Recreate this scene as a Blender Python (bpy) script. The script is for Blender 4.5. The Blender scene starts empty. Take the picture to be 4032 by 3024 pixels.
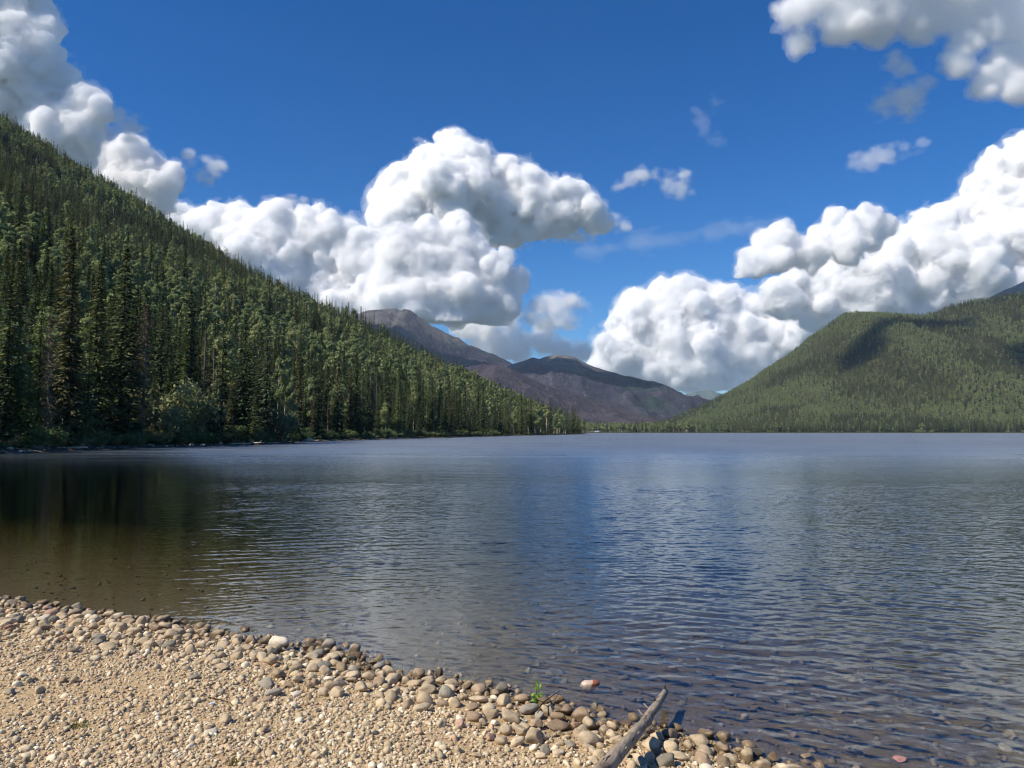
import bpy, bmesh, math, random
import numpy as np
from mathutils import Vector, Matrix, Euler
C = bpy.context.scene.collection
SC = bpy.context.scene
R = math.radians
# ---------------------------------------------------------------- camera, sky, sun, exposure
CAM_H = 2.3
PITCH = math.atan(188 / 3020)
F_PX = 3020.0                     # focal length in pixels of the 4032 px wide photograph
cam = bpy.data.cameras.new('camera')
cam.sensor_width = 36.0
cam.lens = 36.0 * F_PX / 4032
cam.clip_start = 0.1
cam.clip_end = 200000
camo = bpy.data.objects.new('camera', cam)
C.objects.link(camo)
camo.location = (0, 0, CAM_H)
camo.rotation_euler = (math.pi / 2 + PITCH, 0, 0)
SC.camera = camo

SUN_EL = 46.0
SUN_AZ = (-0.88, -0.47)            # towards the sun, seen from above (left and a little behind)
_l = math.hypot(*SUN_AZ)
SUN_DIR = Vector((SUN_AZ[0] / _l * math.cos(R(SUN_EL)), SUN_AZ[1] / _l * math.cos(R(SUN_EL)), math.sin(R(SUN_EL))))
w = bpy.data.worlds.new('World')
SC.world = w
w.use_nodes = True
nt = w.node_tree
sky = nt.nodes.new('ShaderNodeTexSky')
sky.sky_type = 'NISHITA'
sky.sun_disc = False
sky.sun_elevation = R(SUN_EL)
sky.sun_rotation = math.atan2(SUN_AZ[0], SUN_AZ[1])
sky.altitude = 900
sky.air_density = 1.0
sky.dust_density = 0.0
sky.ozone_density = 3.0
bg = nt.nodes['Background']
bg.inputs['Strength'].default_value = 0.085
hs = nt.nodes.new('ShaderNodeHueSaturation')
hs.inputs['Saturation'].default_value = 1.4
tn = nt.nodes.new('ShaderNodeMix'); tn.data_type = 'RGBA'; tn.blend_type = 'MULTIPLY'; tn.inputs[0].default_value = 1; tn.inputs[7].default_value = (.62, .90, 1.14, 1)   # cool camera white balance
nt.links.new(hs.outputs[0], tn.inputs[6])
nt.links.new(sky.outputs[0], hs.inputs['Color'])
nt.links.new(tn.outputs[2], bg.inputs[0])
sl = bpy.data.lights.new('sun', 'SUN')
sl.energy = 4.9
sl.angle = R(0.53)
sl.color = (1.0, 0.92, 0.79)
so = bpy.data.objects.new('sun', sl)
C.objects.link(so)
so.rotation_euler = SUN_DIR.to_track_quat('Z', 'Y').to_euler()
SC.view_settings.view_transform = 'Standard'
SC.view_settings.look = 'None'
SC.view_settings.gamma = 1
SC.view_settings.exposure = 0.32
cy = SC.cycles
cy.max_bounces = 26
cy.diffuse_bounces = 2
cy.glossy_bounces = 3
cy.transmission_bounces = 3
cy.transparent_max_bounces = 10
cy.volume_bounces = 26
cy.pixel_filter_type = 'BLACKMAN_HARRIS'
cy.filter_width = 1.15
cy.use_denoising = True
cy.use_adaptive_sampling = True
cy.adaptive_threshold = 0.03
cy.caustics_reflective = False
cy.caustics_refractive = False

# ---------------------------------------------------------------- helpers
FW = np.array([0, math.cos(PITCH), math.sin(PITCH)])
UP = np.array([0, -math.sin(PITCH), math.cos(PITCH)])
def ray(px, py):
    return np.array([1.0, 0, 0]) * ((px - 2016) / F_PX) + UP * ((1512 - py) / F_PX) + FW
def at_z(px, py, z=0.0):
    d = ray(px, py); s = (z - CAM_H) / d[2]
    return np.array([0, 0, CAM_H]) + d * s
def at_y(px, py, Y):
    d = ray(px, py); s = Y / d[1]
    return np.array([0, 0, CAM_H]) + d * s
def px_of(P):
    P = np.asarray(P, float); q = P - np.array([0, 0, CAM_H])
    dz = q @ FW
    return 2016 + F_PX * q[..., 0] / dz, 1512 - F_PX * (q @ UP) / dz
def hash_(ix, iy, iz, seed):
    h = (ix.astype(np.uint32) * np.uint32(374761393) + iy.astype(np.uint32) * np.uint32(668265263)
         + iz.astype(np.uint32) * np.uint32(2147483647) + np.uint32(seed * 974711 + 1013))
    h = (h ^ (h >> np.uint32(13))) * np.uint32(1274126177)
    h = (h ^ (h >> np.uint32(16))) * np.uint32(2246822519)
    h = h ^ (h >> np.uint32(15))
    return h.astype(np.float32) * np.float32(2.0 / 4294967295.0) - np.float32(1.0)
def vnoise(x, y, z=None, seed=0):
    x = np.asarray(x, np.float32); y = np.asarray(y, np.float32)
    z = np.zeros_like(x) if z is None else np.asarray(z, np.float32)
    fx = np.floor(x); fy = np.floor(y); fz = np.floor(z)
    ix = fx.astype(np.int64); iy = fy.astype(np.int64); iz = fz.astype(np.int64)
    u = x - fx; v = y - fy; q = z - fz
    u = u * u * u * (u * (u * 6 - 15) + 10); v = v * v * v * (v * (v * 6 - 15) + 10); q = q * q * q * (q * (q * 6 - 15) + 10)
    def H(a, b, c): return hash_(ix + a, iy + b, iz + c, seed)
    c00 = H(0, 0, 0) * (1 - u) + H(1, 0, 0) * u
    c10 = H(0, 1, 0) * (1 - u) + H(1, 1, 0) * u
    r0 = c00 * (1 - v) + c10 * v
    if not np.any(q): return r0
    c01 = H(0, 0, 1) * (1 - u) + H(1, 0, 1) * u
    c11 = H(0, 1, 1) * (1 - u) + H(1, 1, 1) * u
    return r0 * (1 - q) + (c01 * (1 - v) + c11 * v) * q
def fbm(x, y, z=None, oct=4, seed=0, gain=0.5, ridged=False):
    x = np.asarray(x, np.float32); y = np.asarray(y, np.float32)
    s = 0; a = 1.0; f = 1.0; t = 0
    for k in range(oct):
        n = vnoise(x * f + 17.3 * k, y * f - 9.1 * k, None if z is None else np.asarray(z, np.float32) * f + 3.7 * k + .37, seed + k)
        if ridged: n = 1 - 2 * np.abs(n)
        s = s + a * n; t += a; a *= gain; f *= 2.03
    return s / t
def sstep(a, b, x):
    t = np.clip((np.asarray(x, float) - a) / (b - a), 0, 1)
    return t * t * (3 - 2 * t)

def mesh_np(name, V, F, mats=(), smooth=False, mi=None):
    """V (n,3); F list of arrays (m,3) or (m,4)"""
    V = np.asarray(V, np.float32)
    Fs = F if isinstance(F, list) else [F]
    Fs = [np.asarray(f, np.int32) for f in Fs if len(f)]
    me = bpy.data.meshes.new(name)
    me.vertices.add(len(V)); me.vertices.foreach_set('co', V.ravel())
    loops = np.concatenate([f.ravel() for f in Fs])
    tot = np.concatenate([np.full(len(f), f.shape[1], np.int32) for f in Fs])
    st = np.concatenate([[0], np.cumsum(tot)[:-1]]).astype(np.int32)
    me.loops.add(len(loops)); me.loops.foreach_set('vertex_index', loops)
    me.polygons.add(len(tot)); me.polygons.foreach_set('loop_start', st)
    try: me.polygons.foreach_set('loop_total', tot)
    except Exception: pass
    for m in mats: me.materials.append(m)
    if mi is not None: me.polygons.foreach_set('material_index', np.asarray(mi, np.int32))
    me.update(calc_edges=True)
    me.polygons.foreach_set('use_smooth', np.full(len(tot), bool(smooth)))
    return me
def obj(name, me, parent=None, loc=None):
    o = bpy.data.objects.new(name, me); C.objects.link(o)
    if parent is not None: o.parent = parent
    if loc is not None: o.location = loc
    return o
def tag(o, label=None, cat=None, group=None, kind=None):
    if label: o['label'] = label
    if cat: o['category'] = cat
    if group: o['group'] = group
    if kind: o['kind'] = kind
    return o
def empty(name, loc, rz=0, s=1):
    o = bpy.data.objects.new(name, None); C.objects.link(o)
    o.location = loc; o.rotation_euler = (0, 0, rz)
    o.scale = (s, s, s) if np.isscalar(s) else s
    o.empty_display_size = 0.1
    return o
def grid_faces(nu, nv):
    i = np.arange(nu * nv).reshape(nu, nv)
    return np.stack([i[:-1, :-1].ravel(), i[1:, :-1].ravel(), i[1:, 1:].ravel(), i[:-1, 1:].ravel()], 1)

# node helpers
class NT:
    def __init__(s, name):
        s.m = bpy.data.materials.new(name); s.m.use_nodes = True
        s.t = s.m.node_tree; s.t.nodes.clear()
        s.out = s.t.nodes.new('ShaderNodeOutputMaterial')
    def n(s, typ, ins=None, **kw):
        x = s.t.nodes.new(typ)
        for k, v in kw.items(): setattr(x, k, v)
        for k, v in (ins or {}).items():
            sk = x.inputs[k]
            if isinstance(v, bpy.types.NodeSocket): s.t.links.new(v, sk)
            else: sk.default_value = v
        return x
    def math(s, op, a, b=0.0, c=0.0, clamp=False):
        return s.n('ShaderNodeMath', {0: a, 1: b, 2: c}, operation=op, use_clamp=clamp).outputs[0]
    def vm(s, op, a, b=(0, 0, 0)):
        x = s.n('ShaderNodeVectorMath', {0: a}, operation=op)
        if op == 'SCALE': 
            if isinstance(b, bpy.types.NodeSocket): s.t.links.new(b, x.inputs['Scale'])
            else: x.inputs['Scale'].default_value = b
        elif isinstance(b, bpy.types.NodeSocket): s.t.links.new(b, x.inputs[1])
        else: x.inputs[1].default_value = b
        return x.outputs['Value'] if op in ('DOT_PRODUCT', 'LENGTH') else x.outputs['Vector']
    def mix(s, f, a, b, blend='MIX'):
        x = s.n('ShaderNodeMix', data_type='RGBA', blend_type=blend)
        for i, v in ((0, f), (6, a), (7, b)):
            if isinstance(v, bpy.types.NodeSocket): s.t.links.new(v, x.inputs[i])
            else: x.inputs[i].default_value = v if i == 0 else (tuple(v) + (1,))[:4]
        return x.outputs[2]
    def ramp(s, f, stops, interp='LINEAR'):
        x = s.n('ShaderNodeValToRGB', {0: f}); e = x.color_ramp.elements
        x.color_ramp.interpolation = interp
        while len(e) < len(stops): e.new(0.5)
        for k, (p, c) in enumerate(stops):
            e[k].position = p
            e[k].color = (c, c, c, 1) if np.isscalar(c) else (tuple(c) + (1,))[:4]
        return x.outputs[0]
    def noise(s, vec, scale, detail=3, rough=0.55, col=False, dist=0.0):
        x = s.n('ShaderNodeTexNoise', {'Vector': vec, 'Scale': scale, 'Detail': detail, 'Roughness': rough, 'Distortion': dist})
        return x.outputs['Color' if col else 'Fac']
    def pos(s): return s.n('ShaderNodeNewGeometry').outputs['Position']
    def mapr(s, v, a, b, c=0., d=1., smooth=True):
        return s.n('ShaderNodeMapRange', {0: v, 1: a, 2: b, 3: c, 4: d}, interpolation_type='SMOOTHSTEP' if smooth else 'LINEAR').outputs[0]
    def surf(s, sh): s.t.links.new(sh, s.out.inputs['Surface']); return s.m
def srgb(r, g, b):
    f = lambda c: (c / 255 / 12.92) if c / 255 <= 0.04045 else ((c / 255 + 0.055) / 1.055) ** 2.4
    return (f(r), f(g), f(b))
# ---------------------------------------------------------------- terrain: heights
NEAR_SHORE_PX = [(0, 2378), (300, 2415), (650, 2462), (900, 2510), (1130, 2545), (1320, 2570), (1440, 2615), (1500, 2660), (1700, 2680),
                 (1830, 2705), (2010, 2755), (2180, 2800), (2290, 2850), (2450, 2880), (2600, 2895), (2800, 2935), (2950, 2985), (3080, 3040)]
NS = [tuple(at_z(*p)[:2]) for p in NEAR_SHORE_PX]
NS = [(-160, 60), (-90, 40), (-50, 27), (-34, 22.5), (-20, 17.5), (-12.5, 13.6)] + NS + [(2.6, 4.3), (4.5, 2.2), (9, -1), (25, -14), (60, -50)]
NS = np.array(NS)
def shore_dist(X, Y):
    """signed distance to the near shore, positive inland"""
    X = np.asarray(X, float); Y = np.asarray(Y, float)
    best = np.full(X.shape, 1e9); sg = np.ones(X.shape)
    for a, b in zip(NS[:-1], NS[1:]):
        d = b - a; L2 = d @ d
        t = np.clip(((X - a[0]) * d[0] + (Y - a[1]) * d[1]) / L2, 0, 1)
        qx = X - a[0] - t * d[0]; qy = Y - a[1] - t * d[1]
        dd = np.hypot(qx, qy)
        cr = d[0] * (Y - a[1]) - d[1] * (X - a[0])
        m = dd < best
        best = np.where(m, dd, best); sg = np.where(m, np.where(cr < 0, 1., -1.), sg)
    return best * sg
_bs = np.array([-400, -120, -60, -30, -14, -7, -3, -1, 0, .6, 1.6, 4, 12, 60])
_bz = np.array([-9, -8.2, -6.2, -3.6, -1.45, -.75, -.34, -.12, 0, .075, .19, .33, .7, 3])
def beach_h(X, Y):
    s = shore_dist(X, Y)
    s = s + 0.10 * fbm(np.asarray(X) * 1.1, np.asarray(Y) * 1.1, oct=3, seed=3)
    return np.interp(s, _bs, _bz) + 0.018 * fbm(np.asarray(X) * 1.7, np.asarray(Y) * 1.7, oct=3, seed=5) * sstep(-3, 0.3, s)

# left shore: X of the waterline against Y
_ls = [at_z(*p)[:2] for p in [(0, 1787), (500, 1768), (1000, 1752), (1300, 1737), (1700, 1725), (2100, 1715), (2310, 1710)]]
LS_Y = np.array([20, 50] + [p[1] for p in _ls] + [840, 960, 1100, 1300]); LS_X = np.array([-62, -57] + [p[0] for p in _ls] + [82, 70, 10, -100])
def left_x(Y):
    Y = np.asarray(Y, float)
    return np.interp(Y, LS_Y, LS_X) + 2.2 * fbm(Y / 26, Y * 0, oct=3, seed=11) * sstep(70, 110, Y) * np.clip(Y / 150, .5, 2.5)
_lu = np.array([-60, -8, 0, 1.5, 4, 20, 40, 90, 155, 220, 290, 335, 420, 500, 585, 665, 750, 900, 1200])
_lz = np.array([-8, -1.6, 0, .35, .6, 2.4, 9, 31, 64, 94, 124, 150, 196, 250, 300, 349, 392, 466, 590])
def left_h(X, Y):
    u = left_x(Y) - X
    g = 1 - sstep(930, 1500, np.asarray(Y, float)) * .9
    h = np.interp(u, _lu, _lz)
    hh = np.where(h > 3, 3 + (h - 3) * g, h)
    am = sstep(10, 220, u)
    return hh + am * (9 * fbm(np.asarray(X) / 130, np.asarray(Y) / 130, oct=4, seed=21) + 7 * fbm(np.asarray(X) / 300 + 5, np.asarray(Y) / 90, oct=2, seed=23, ridged=True)) \
        + .25 * fbm(np.asarray(X) / 3., np.asarray(Y) / 3., oct=2, seed=29) * sstep(0.5, 5, u)

# right hill
RH_PX = [(2480, 1700), (2620, 1662), (2800, 1582), (2950, 1505), (3100, 1405), (3200, 1325), (3300, 1252), (3350, 1245), (3420, 1248), (3520, 1262),
         (3640, 1243), (3760, 1208), (3900, 1180), (4032, 1165), (4300, 1100), (4700, 1060), (5200, 1150)]
RH_Y = 2500.0
_rp = np.array([at_y(px, py + 14, RH_Y) for px, py in RH_PX])
RH_X0, RH_Z0 = _rp[:, 0], np.maximum(_rp[:, 2], 2)
def right_shore(X): return 1395 + 25 * fbm(np.asarray(X) / 150., np.asarray(X) * 0, oct=2, seed=31) - 60 * sstep(500, 1000, np.asarray(X, float)) + 40 * sstep(300, 100, np.asarray(X, float))
def right_h(X, Y):
    X = np.asarray(X, float); Y = np.asarray(Y, float)
    v = Y - right_shore(X)
    t = v / (RH_Y - 1400)
    Xs = X + (RH_Y - Y) * .16 * np.clip(t, 0, 1)
    top = np.interp(Xs, RH_X0, RH_Z0)
    s = np.interp(t, [-.1, 0, .06, .2, .45, .7, .9, 1.0, 1.1, 1.35, 2.2], [0, 0, .015, .13, .42, .73, .94, 1.0, .97, .75, .25])
    spur = fbm(X / 260 + Y / 900, Y / 700, oct=5, seed=41, ridged=True)
    h = top * s + spur * 62 * s * (1.06 - np.clip(s, 0, 1)) * sstep(10, 200, top) + 7 * fbm(X / 70, Y / 70, oct=3, seed=43) * np.clip(s * 3, 0, 1) * sstep(20, 120, top)
    low = np.interp(v, [-60, 0, 6, 60, 1500], [-6, 0, .9, 2.2, 6])
    return np.where(v < 0, low, np.maximum(h, 0) + low)

def terrain(name, X, Y, Z, mat):
    nu, nv = X.shape
    me = mesh_np(name, np.stack([X.ravel(), Y.ravel(), Z.ravel()], 1), grid_faces(nu, nv)[:, ::-1] if False else grid_faces(nu, nv), [mat], smooth=True)
    o = obj(name, me); tag(o, kind='structure'); return o

# ---------------------------------------------------------------- ground materials
def mat_beach():
    s = NT('beach_gravel'); p = s.pos()
    z = s.n('ShaderNodeSeparateXYZ', {0: p}).outputs[2]
    n1 = s.noise(p, 0.9, 4); n2 = s.noise(p, 55, 3); v = s.n('ShaderNodeTexVoronoi', {'Vector': p, 'Scale': 42.0})
    c = s.mix(n1, srgb(178, 152, 114), srgb(200, 172, 130))
    c = s.mix(s.math('MULTIPLY', s.mapr(n2, .35, .7), .75), c, srgb(156, 130, 98))
    peb = s.mix(.45, c, s.ramp(v.outputs['Color'], [(0, srgb(140, 118, 92)), (.5, srgb(196, 170, 130)), (1, srgb(226, 206, 168))]))
    bed = s.mix(s.noise(p, 7, 4), srgb(132, 122, 100), srgb(170, 156, 128))
    bed = s.mix(.35, bed, s.ramp(v.outputs['Color'], [(0, srgb(92, 86, 74)), (.6, srgb(146, 134, 112)), (1, srgb(206, 194, 166))]))
    wet = s.mapr(z, -.03, .015)
    c = s.mix(wet, bed, peb)
    damp = s.mapr(s.math('ADD', z, s.math('MULTIPLY', s.noise(p, 3, 2), .05)), .045, .075)      # wet band along the water's edge
    c = s.mix(damp, s.mix(1.0, c, (.52, .48, .44), 'MULTIPLY'), c)
    bh = s.math('ADD', s.math('MULTIPLY', s.math('SUBTRACT', 1., v.outputs['Distance']), .6), s.noise(p, 130, 2))
    b = s.n('ShaderNodeBump', {'Height': bh, 'Strength': .8, 'Distance': .012})
    return s.surf(s.n('ShaderNodeBsdfPrincipled', {'Base Color': c, 'Roughness': .9, 'Normal': b.outputs[0], 'Specular IOR Level': .2}).outputs[0])
def mat_forest_floor(name='forest_floor', rock=False):
    s = NT(name); p = s.pos()
    z = s.n('ShaderNodeSeparateXYZ', {0: p}).outputs[2]
    c = s.mix(s.noise(p, .05, 4), srgb(44, 52, 32), srgb(70, 76, 46))
    c = s.mix(s.mapr(s.noise(p, .6, 3), .4, .7), c, srgb(66, 58, 42))
    g = s.mix(s.noise(p, 1.6, 4), srgb(74, 68, 60), srgb(122, 112, 98))
    f = s.mapr(s.math('ADD', z, s.math('MULTIPLY', s.noise(p, .25, 3), .8)), .6, .9)
    c = s.mix(f, g, c)
    c = s.mix(s.mapr(z, -.15, .1), srgb(60, 52, 36), c)
    b = s.n('ShaderNodeBump', {'Height': s.noise(p, 1.2, 5, .7), 'Strength': .7, 'Distance': .5})
    return s.surf(s.n('ShaderNodeBsdfPrincipled', {'Base Color': c, 'Roughness': .95, 'Normal': b.outputs[0], 'Specular IOR Level': .1}).outputs[0])
def mat_mountain(name, base1, base2, green, rock1, rock2, zr0, zr1, gscale, gth=.55, grock=.6):
    """burnt slopes with strips of green and bare rock that sets in with height"""
    s = NT(name); p = s.pos()
    z = s.n('ShaderNodeSeparateXYZ', {0: p}).outputs[2]
    st = s.vm('MULTIPLY', p, (1, 1, .35))
    n = s.noise(st, gscale, 5, .62); n2 = s.noise(s.vm('ADD', p, (900, 300, 0)), gscale * .8, 5, .6); n3 = s.noise(s.vm('MULTIPLY', p, (1, .3, .12)), .055, 4, .7)
    c = s.mix(s.mapr(n, .38, .62), base1, base2)
    c = s.mix(s.math('MULTIPLY', s.mapr(n3, .55, .72), .55), c, rock2)
    c = s.mix(s.math('MULTIPLY', s.mapr(n2, gth, gth + .12), .8), c, green)
    c = s.mix(1.0, c, s.ramp(s.noise(s.vm('MULTIPLY', p, (1, 1, .3)), gscale * 9, 5, .65), [(.3, .62), (.7, 1.35)]), 'MULTIPLY')
    r = s.mix(s.mapr(s.noise(p, gscale * 5, 5, .7), .38, .62), rock1, rock2)
    h = s.math('ADD', z, s.math('MULTIPLY', s.math('SUBTRACT', n2, .5), (zr1 - zr0) * 3.0))
    c = s.mix(s.math('MULTIPLY', s.mapr(h, zr0, zr1), grock), c, r)
    b = s.n('ShaderNodeBump', {'Height': s.noise(p, .03, 6, .72), 'Strength': .9, 'Distance': 26})
    return s.surf(s.n('ShaderNodeBsdfPrincipled', {'Base Color': c, 'Roughness': .95, 'Normal': b.outputs[0], 'Specular IOR Level': .05}).outputs[0])

# ---------------------------------------------------------------- terrain meshes
def graded(a0, a1, step, lo, hi, gr=1.18):
    mid = list(np.arange(a0, a1 + 1e-6, step)); s = step; x = a0; L = []
    while x > lo: s *= gr; x -= s; L.append(x)
    s = step; x = mid[-1]; Rr = []
    while x < hi: s *= gr; x += s; Rr.append(x)
    return np.array(L[::-1] + mid + Rr)
gx = graded(-9, 6, .055, -64, 80); gy = graded(3.5, 13, .055, -30, 110)
GX, GY = np.meshgrid(gx, gy, indexing='ij')
M_BEACH = mat_beach()
terrain('beach', GX, GY, beach_h(GX, GY), M_BEACH)

M_FLOOR = mat_forest_floor()
uu = np.concatenate([np.array([-60, -30, -14, -7, -3, -1.2]), np.arange(-.5, 6, .5), np.arange(6, 40, 2), np.arange(40, 200, 8), np.arange(200, 1300, 20)])
yy = np.concatenate([np.arange(44, 260, 2.0), np.arange(260, 700, 6), np.arange(700, 1600, 14)])
U, YY = np.meshgrid(uu, yy, indexing='ij')
XX = left_x(YY) - U
terrain('left_hillside', XX[::-1], YY[::-1], left_h(XX, YY)[::-1], M_FLOOR)
xx = np.concatenate([np.arange(-260, 200, 40), np.arange(200, 2600, 14)]); vv = np.concatenate([np.array([-60, -30, -12, -4, 0, 2, 5, 8, 14, 22, 32]), np.arange(45, 1300, 15), np.arange(1300, 2600, 80)])
X2, V2 = np.meshgrid(xx, vv, indexing='ij'); Y2 = right_shore(X2) + V2
rh = terrain('right_hillside', X2, Y2, right_h(X2, Y2), M_FLOOR)
# valley bottom and the ground out to the horizon (also the deep bed of the lake)
s = NT('valley_ground'); p = s.pos()
M_VALLEY = s.surf(s.n('ShaderNodeBsdfPrincipled', {'Base Color': s.mix(s.noise(p, .004, 5), srgb(52, 62, 40), srgb(84, 82, 60)), 'Roughness': .95, 'Specular IOR Level': .1}).outputs[0])
bx = np.concatenate([np.linspace(-30000, -2000, 15), np.linspace(-1500, 3500, 26), np.linspace(4000, 30000, 14)])
by = np.concatenate([np.linspace(-20000, -500, 12), np.linspace(-200, 1200, 8), [1600, 1900, 2300, 2800, 3400, 4200, 6000, 9000, 14000, 20000, 30000]])
BX, BY = np.meshgrid(bx, by, indexing='ij')
terrain('ground', BX, BY, np.where((BY > 2200) | (BY < -400) | (BX > 3000) | (BX < -1200), 3.0 + 0 * BX, -9.5), M_VALLEY)

def mountain(name, pts, Yr, front, back, mat, amp=60, wl=500, seed=0, n=(260, 120), tree_px=0, jag=0.):
    P = np.array([at_y(px, py + tree_px, Yr) for px, py in pts])
    x0, x1 = P[0, 0], P[-1, 0]
    x = np.linspace(x0, x1, n[0]); t = np.concatenate([np.linspace(-1, 0, int(n[1] * .7)), np.linspace(0, 1, int(n[1] * .3))[1:]])
    X, T = np.meshgrid(x, t, indexing='ij')
    Y = Yr + np.where(T < 0, T * front, T * back)
    top = np.interp(X, P[:, 0], P[:, 2])
    prof = np.interp(T, [-1, -.8, -.5, -.25, -.08, 0, .15, .5, 1], [0, .1, .38, .68, .93, 1, .96, .6, .0])
    nn = fbm(X / wl, Y / wl * .6, oct=5, seed=seed, ridged=True)
    n0 = fbm(X / 60., Y / 60., oct=4, seed=seed + 9)
    Z = top * prof + amp * (nn - .2) * prof * (1.02 - prof) * 2.2 + jag * n0 * prof
    Z = np.where((T <= -1) | (T >= 1), -3, Z)
    return terrain(name, X, Y, Z, mat), (P, Yr, front)

PUR1, PUR2 = srgb(84, 66, 70), srgb(112, 90, 88)
M_A = mat_mountain('rocky_peak', (.028, .029, .045), (.054, .050, .068), (.034, .058, .042), (.085, .085, .092), (.19, .17, .15), 560, 700, .0034, .53, .8)
M_B = mat_mountain('burnt_slope', (.048, .040, .056), (.084, .068, .082), (.090, .092, .055), (.1, .08, .07), (.20, .155, .13), 2000, 3000, .009, .60)
M_C = mat_mountain('burnt_peak', (.033, .033, .052), (.060, .055, .074), (.030, .058, .044), (.10, .105, .105), (.20, .19, .17), 320, 400, .0042, .52, .85)
M_D = mat_mountain('far_blue_hill', (.05, .085, .07), (.08, .11, .085), (.07, .11, .07), (.1, .1, .1), (.12, .12, .11), 3000, 4000, .001)
M_E = mat_mountain('bare_scree', (.17, .15, .14), (.25, .23, .2), (.13, .14, .1), (.18, .16, .15), (.30, .27, .24), 300, 500, .003, .7)
mA, _ = mountain('rocky_mountain', [(500, 1560), (900, 1400), (1200, 1300), (1380, 1252), (1450, 1224), (1500, 1216), (1556, 1213), (1575, 1226), (1590, 1220), (1610, 1222), (1650, 1252), (1700, 1280), (1760, 1312), (1830, 1345), (1900, 1380), (1960, 1405), (2010, 1428), (2100, 1475), (2300, 1570), (2500, 1640), (2700, 1690)], 5200, 1900, 1600, M_A, 200, 430, 51, jag=14)
mB, infoB = mountain('burnt_hill', [(1300, 1600), (1500, 1530), (1700, 1465), (1830, 1440), (1900, 1427), (1960, 1428), (2010, 1442), (2080, 1476), (2150, 1510), (2220, 1533), (2300, 1562), (2400, 1590), (2500, 1622), (2600, 1654), (2700, 1690)], 3400, 1000, 900, M_B, 80, 260, 61, tree_px=8, jag=4)
mC, infoC = mountain('burnt_mountain', [(1500, 1640), (1800, 1530), (1950, 1460), (2030, 1428), (2070, 1414), (2100, 1404), (2122, 1412), (2150, 1402), (2190, 1393), (2225, 1394), (2260, 1402), (2300, 1425), (2340, 1442), (2420, 1468), (2480, 1484), (2540, 1500), (2572, 1498), (2610, 1513), (2660, 1536), (2720, 1562), (2850, 1610), (3000, 1690)], 4600, 1500, 1500, M_C, 150, 380, 71, tree_px=3, jag=5)
mountain('far_blue_hill', [(2500, 1640), (2640, 1570), (2700, 1552), (2750, 1540), (2790, 1535), (2820, 1545), (2870, 1562), (3000, 1600), (3400, 1690)], 13000, 2500, 2500, M_D, 60, 1500, 81, (120, 50), jag=10)
mountain('bare_mountain', [(3300, 1500), (3600, 1330), (3800, 1225), (3900, 1172), (3960, 1142), (4032, 1108), (4150, 1060), (4400, 980), (4800, 960), (5400, 1200)], 4300, 1100, 1500, M_E, 60, 400, 91, (160, 70), jag=14)
# ---------------------------------------------------------------- clouds: real volumes with fractal surfaces
def surface_nets(F, org, h):
    S = F > 0
    cnt = np.zeros(tuple(d - 1 for d in F.shape), np.int8)
    for a in (0, 1):
        for b in (0, 1):
            for c in (0, 1):
                cnt += S[a:F.shape[0] - 1 + a, b:F.shape[1] - 1 + b, c:F.shape[2] - 1 + c]
    mixed = (cnt > 0) & (cnt < 8)
    ijk = np.argwhere(mixed)
    idx = np.full(mixed.shape, -1, np.int32); idx[mixed] = np.arange(len(ijk))
    pos = np.zeros((len(ijk), 3), np.float32); num = np.zeros(len(ijk), np.float32)
    cs = [(a, b, c) for a in (0, 1) for b in (0, 1) for c in (0, 1)]
    val = {c: F[ijk[:, 0] + c[0], ijk[:, 1] + c[1], ijk[:, 2] + c[2]] for c in cs}
    for c in cs:
        for ax in range(3):
            if c[ax] == 0:
                d = list(c); d[ax] = 1; d = tuple(d)
                f0, f1 = val[c], val[d]
                m = (f0 > 0) != (f1 > 0)
                t = np.where(m, f0 / np.where(m, f0 - f1, 1), 0)
                e = np.tile(np.array(c, np.float32), (len(ijk), 1)); e[:, ax] += t
                pos += e * m[:, None]; num += m
    V = (ijk + pos / num[:, None]) * h + np.asarray(org)
    quads = []
    for ax in range(3):
        o1, o2 = [(1, 2), (2, 0), (0, 1)][ax]
        sl0 = [slice(None)] * 3; sl1 = [slice(None)] * 3
        sl0[ax] = slice(0, -1); sl1[ax] = slice(1, None)
        A, B = S[tuple(sl0)], S[tuple(sl1)]
        e = np.argwhere(A != B)
        e = e[(e[:, o1] > 0) & (e[:, o2] > 0) & (e[:, o1] < F.shape[o1] - 1) & (e[:, o2] < F.shape[o2] - 1)]
        ins = A[e[:, 0], e[:, 1], e[:, 2]]
        def cell(d1, d2):
            q = e.copy(); q[:, o1] -= d1; q[:, o2] -= d2
            return idx[q[:, 0], q[:, 1], q[:, 2]]
        q = np.stack([cell(1, 1), cell(0, 1), cell(0, 0), cell(1, 0)], 1)
        q[~ins] = q[~ins][:, ::-1]
        quads.append(q)
    return V, np.concatenate(quads)

def mat_cloud(name, dens, col=(.987, .988, .991), g=0.0):
    m = bpy.data.materials.new(name); m.use_nodes = True
    t = m.node_tree; t.nodes.clear()
    o = t.nodes.new('ShaderNodeOutputMaterial'); v = t.nodes.new('ShaderNodeVolumeScatter')
    v.inputs['Color'].default_value = (*col, 1); v.inputs['Density'].default_value = dens; v.inputs['Anisotropy'].default_value = g
    t.links.new(v.outputs[0], o.inputs['Volume'])
    try: m.cycles.homogeneous_volume = True
    except Exception: pass
    return m

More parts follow.
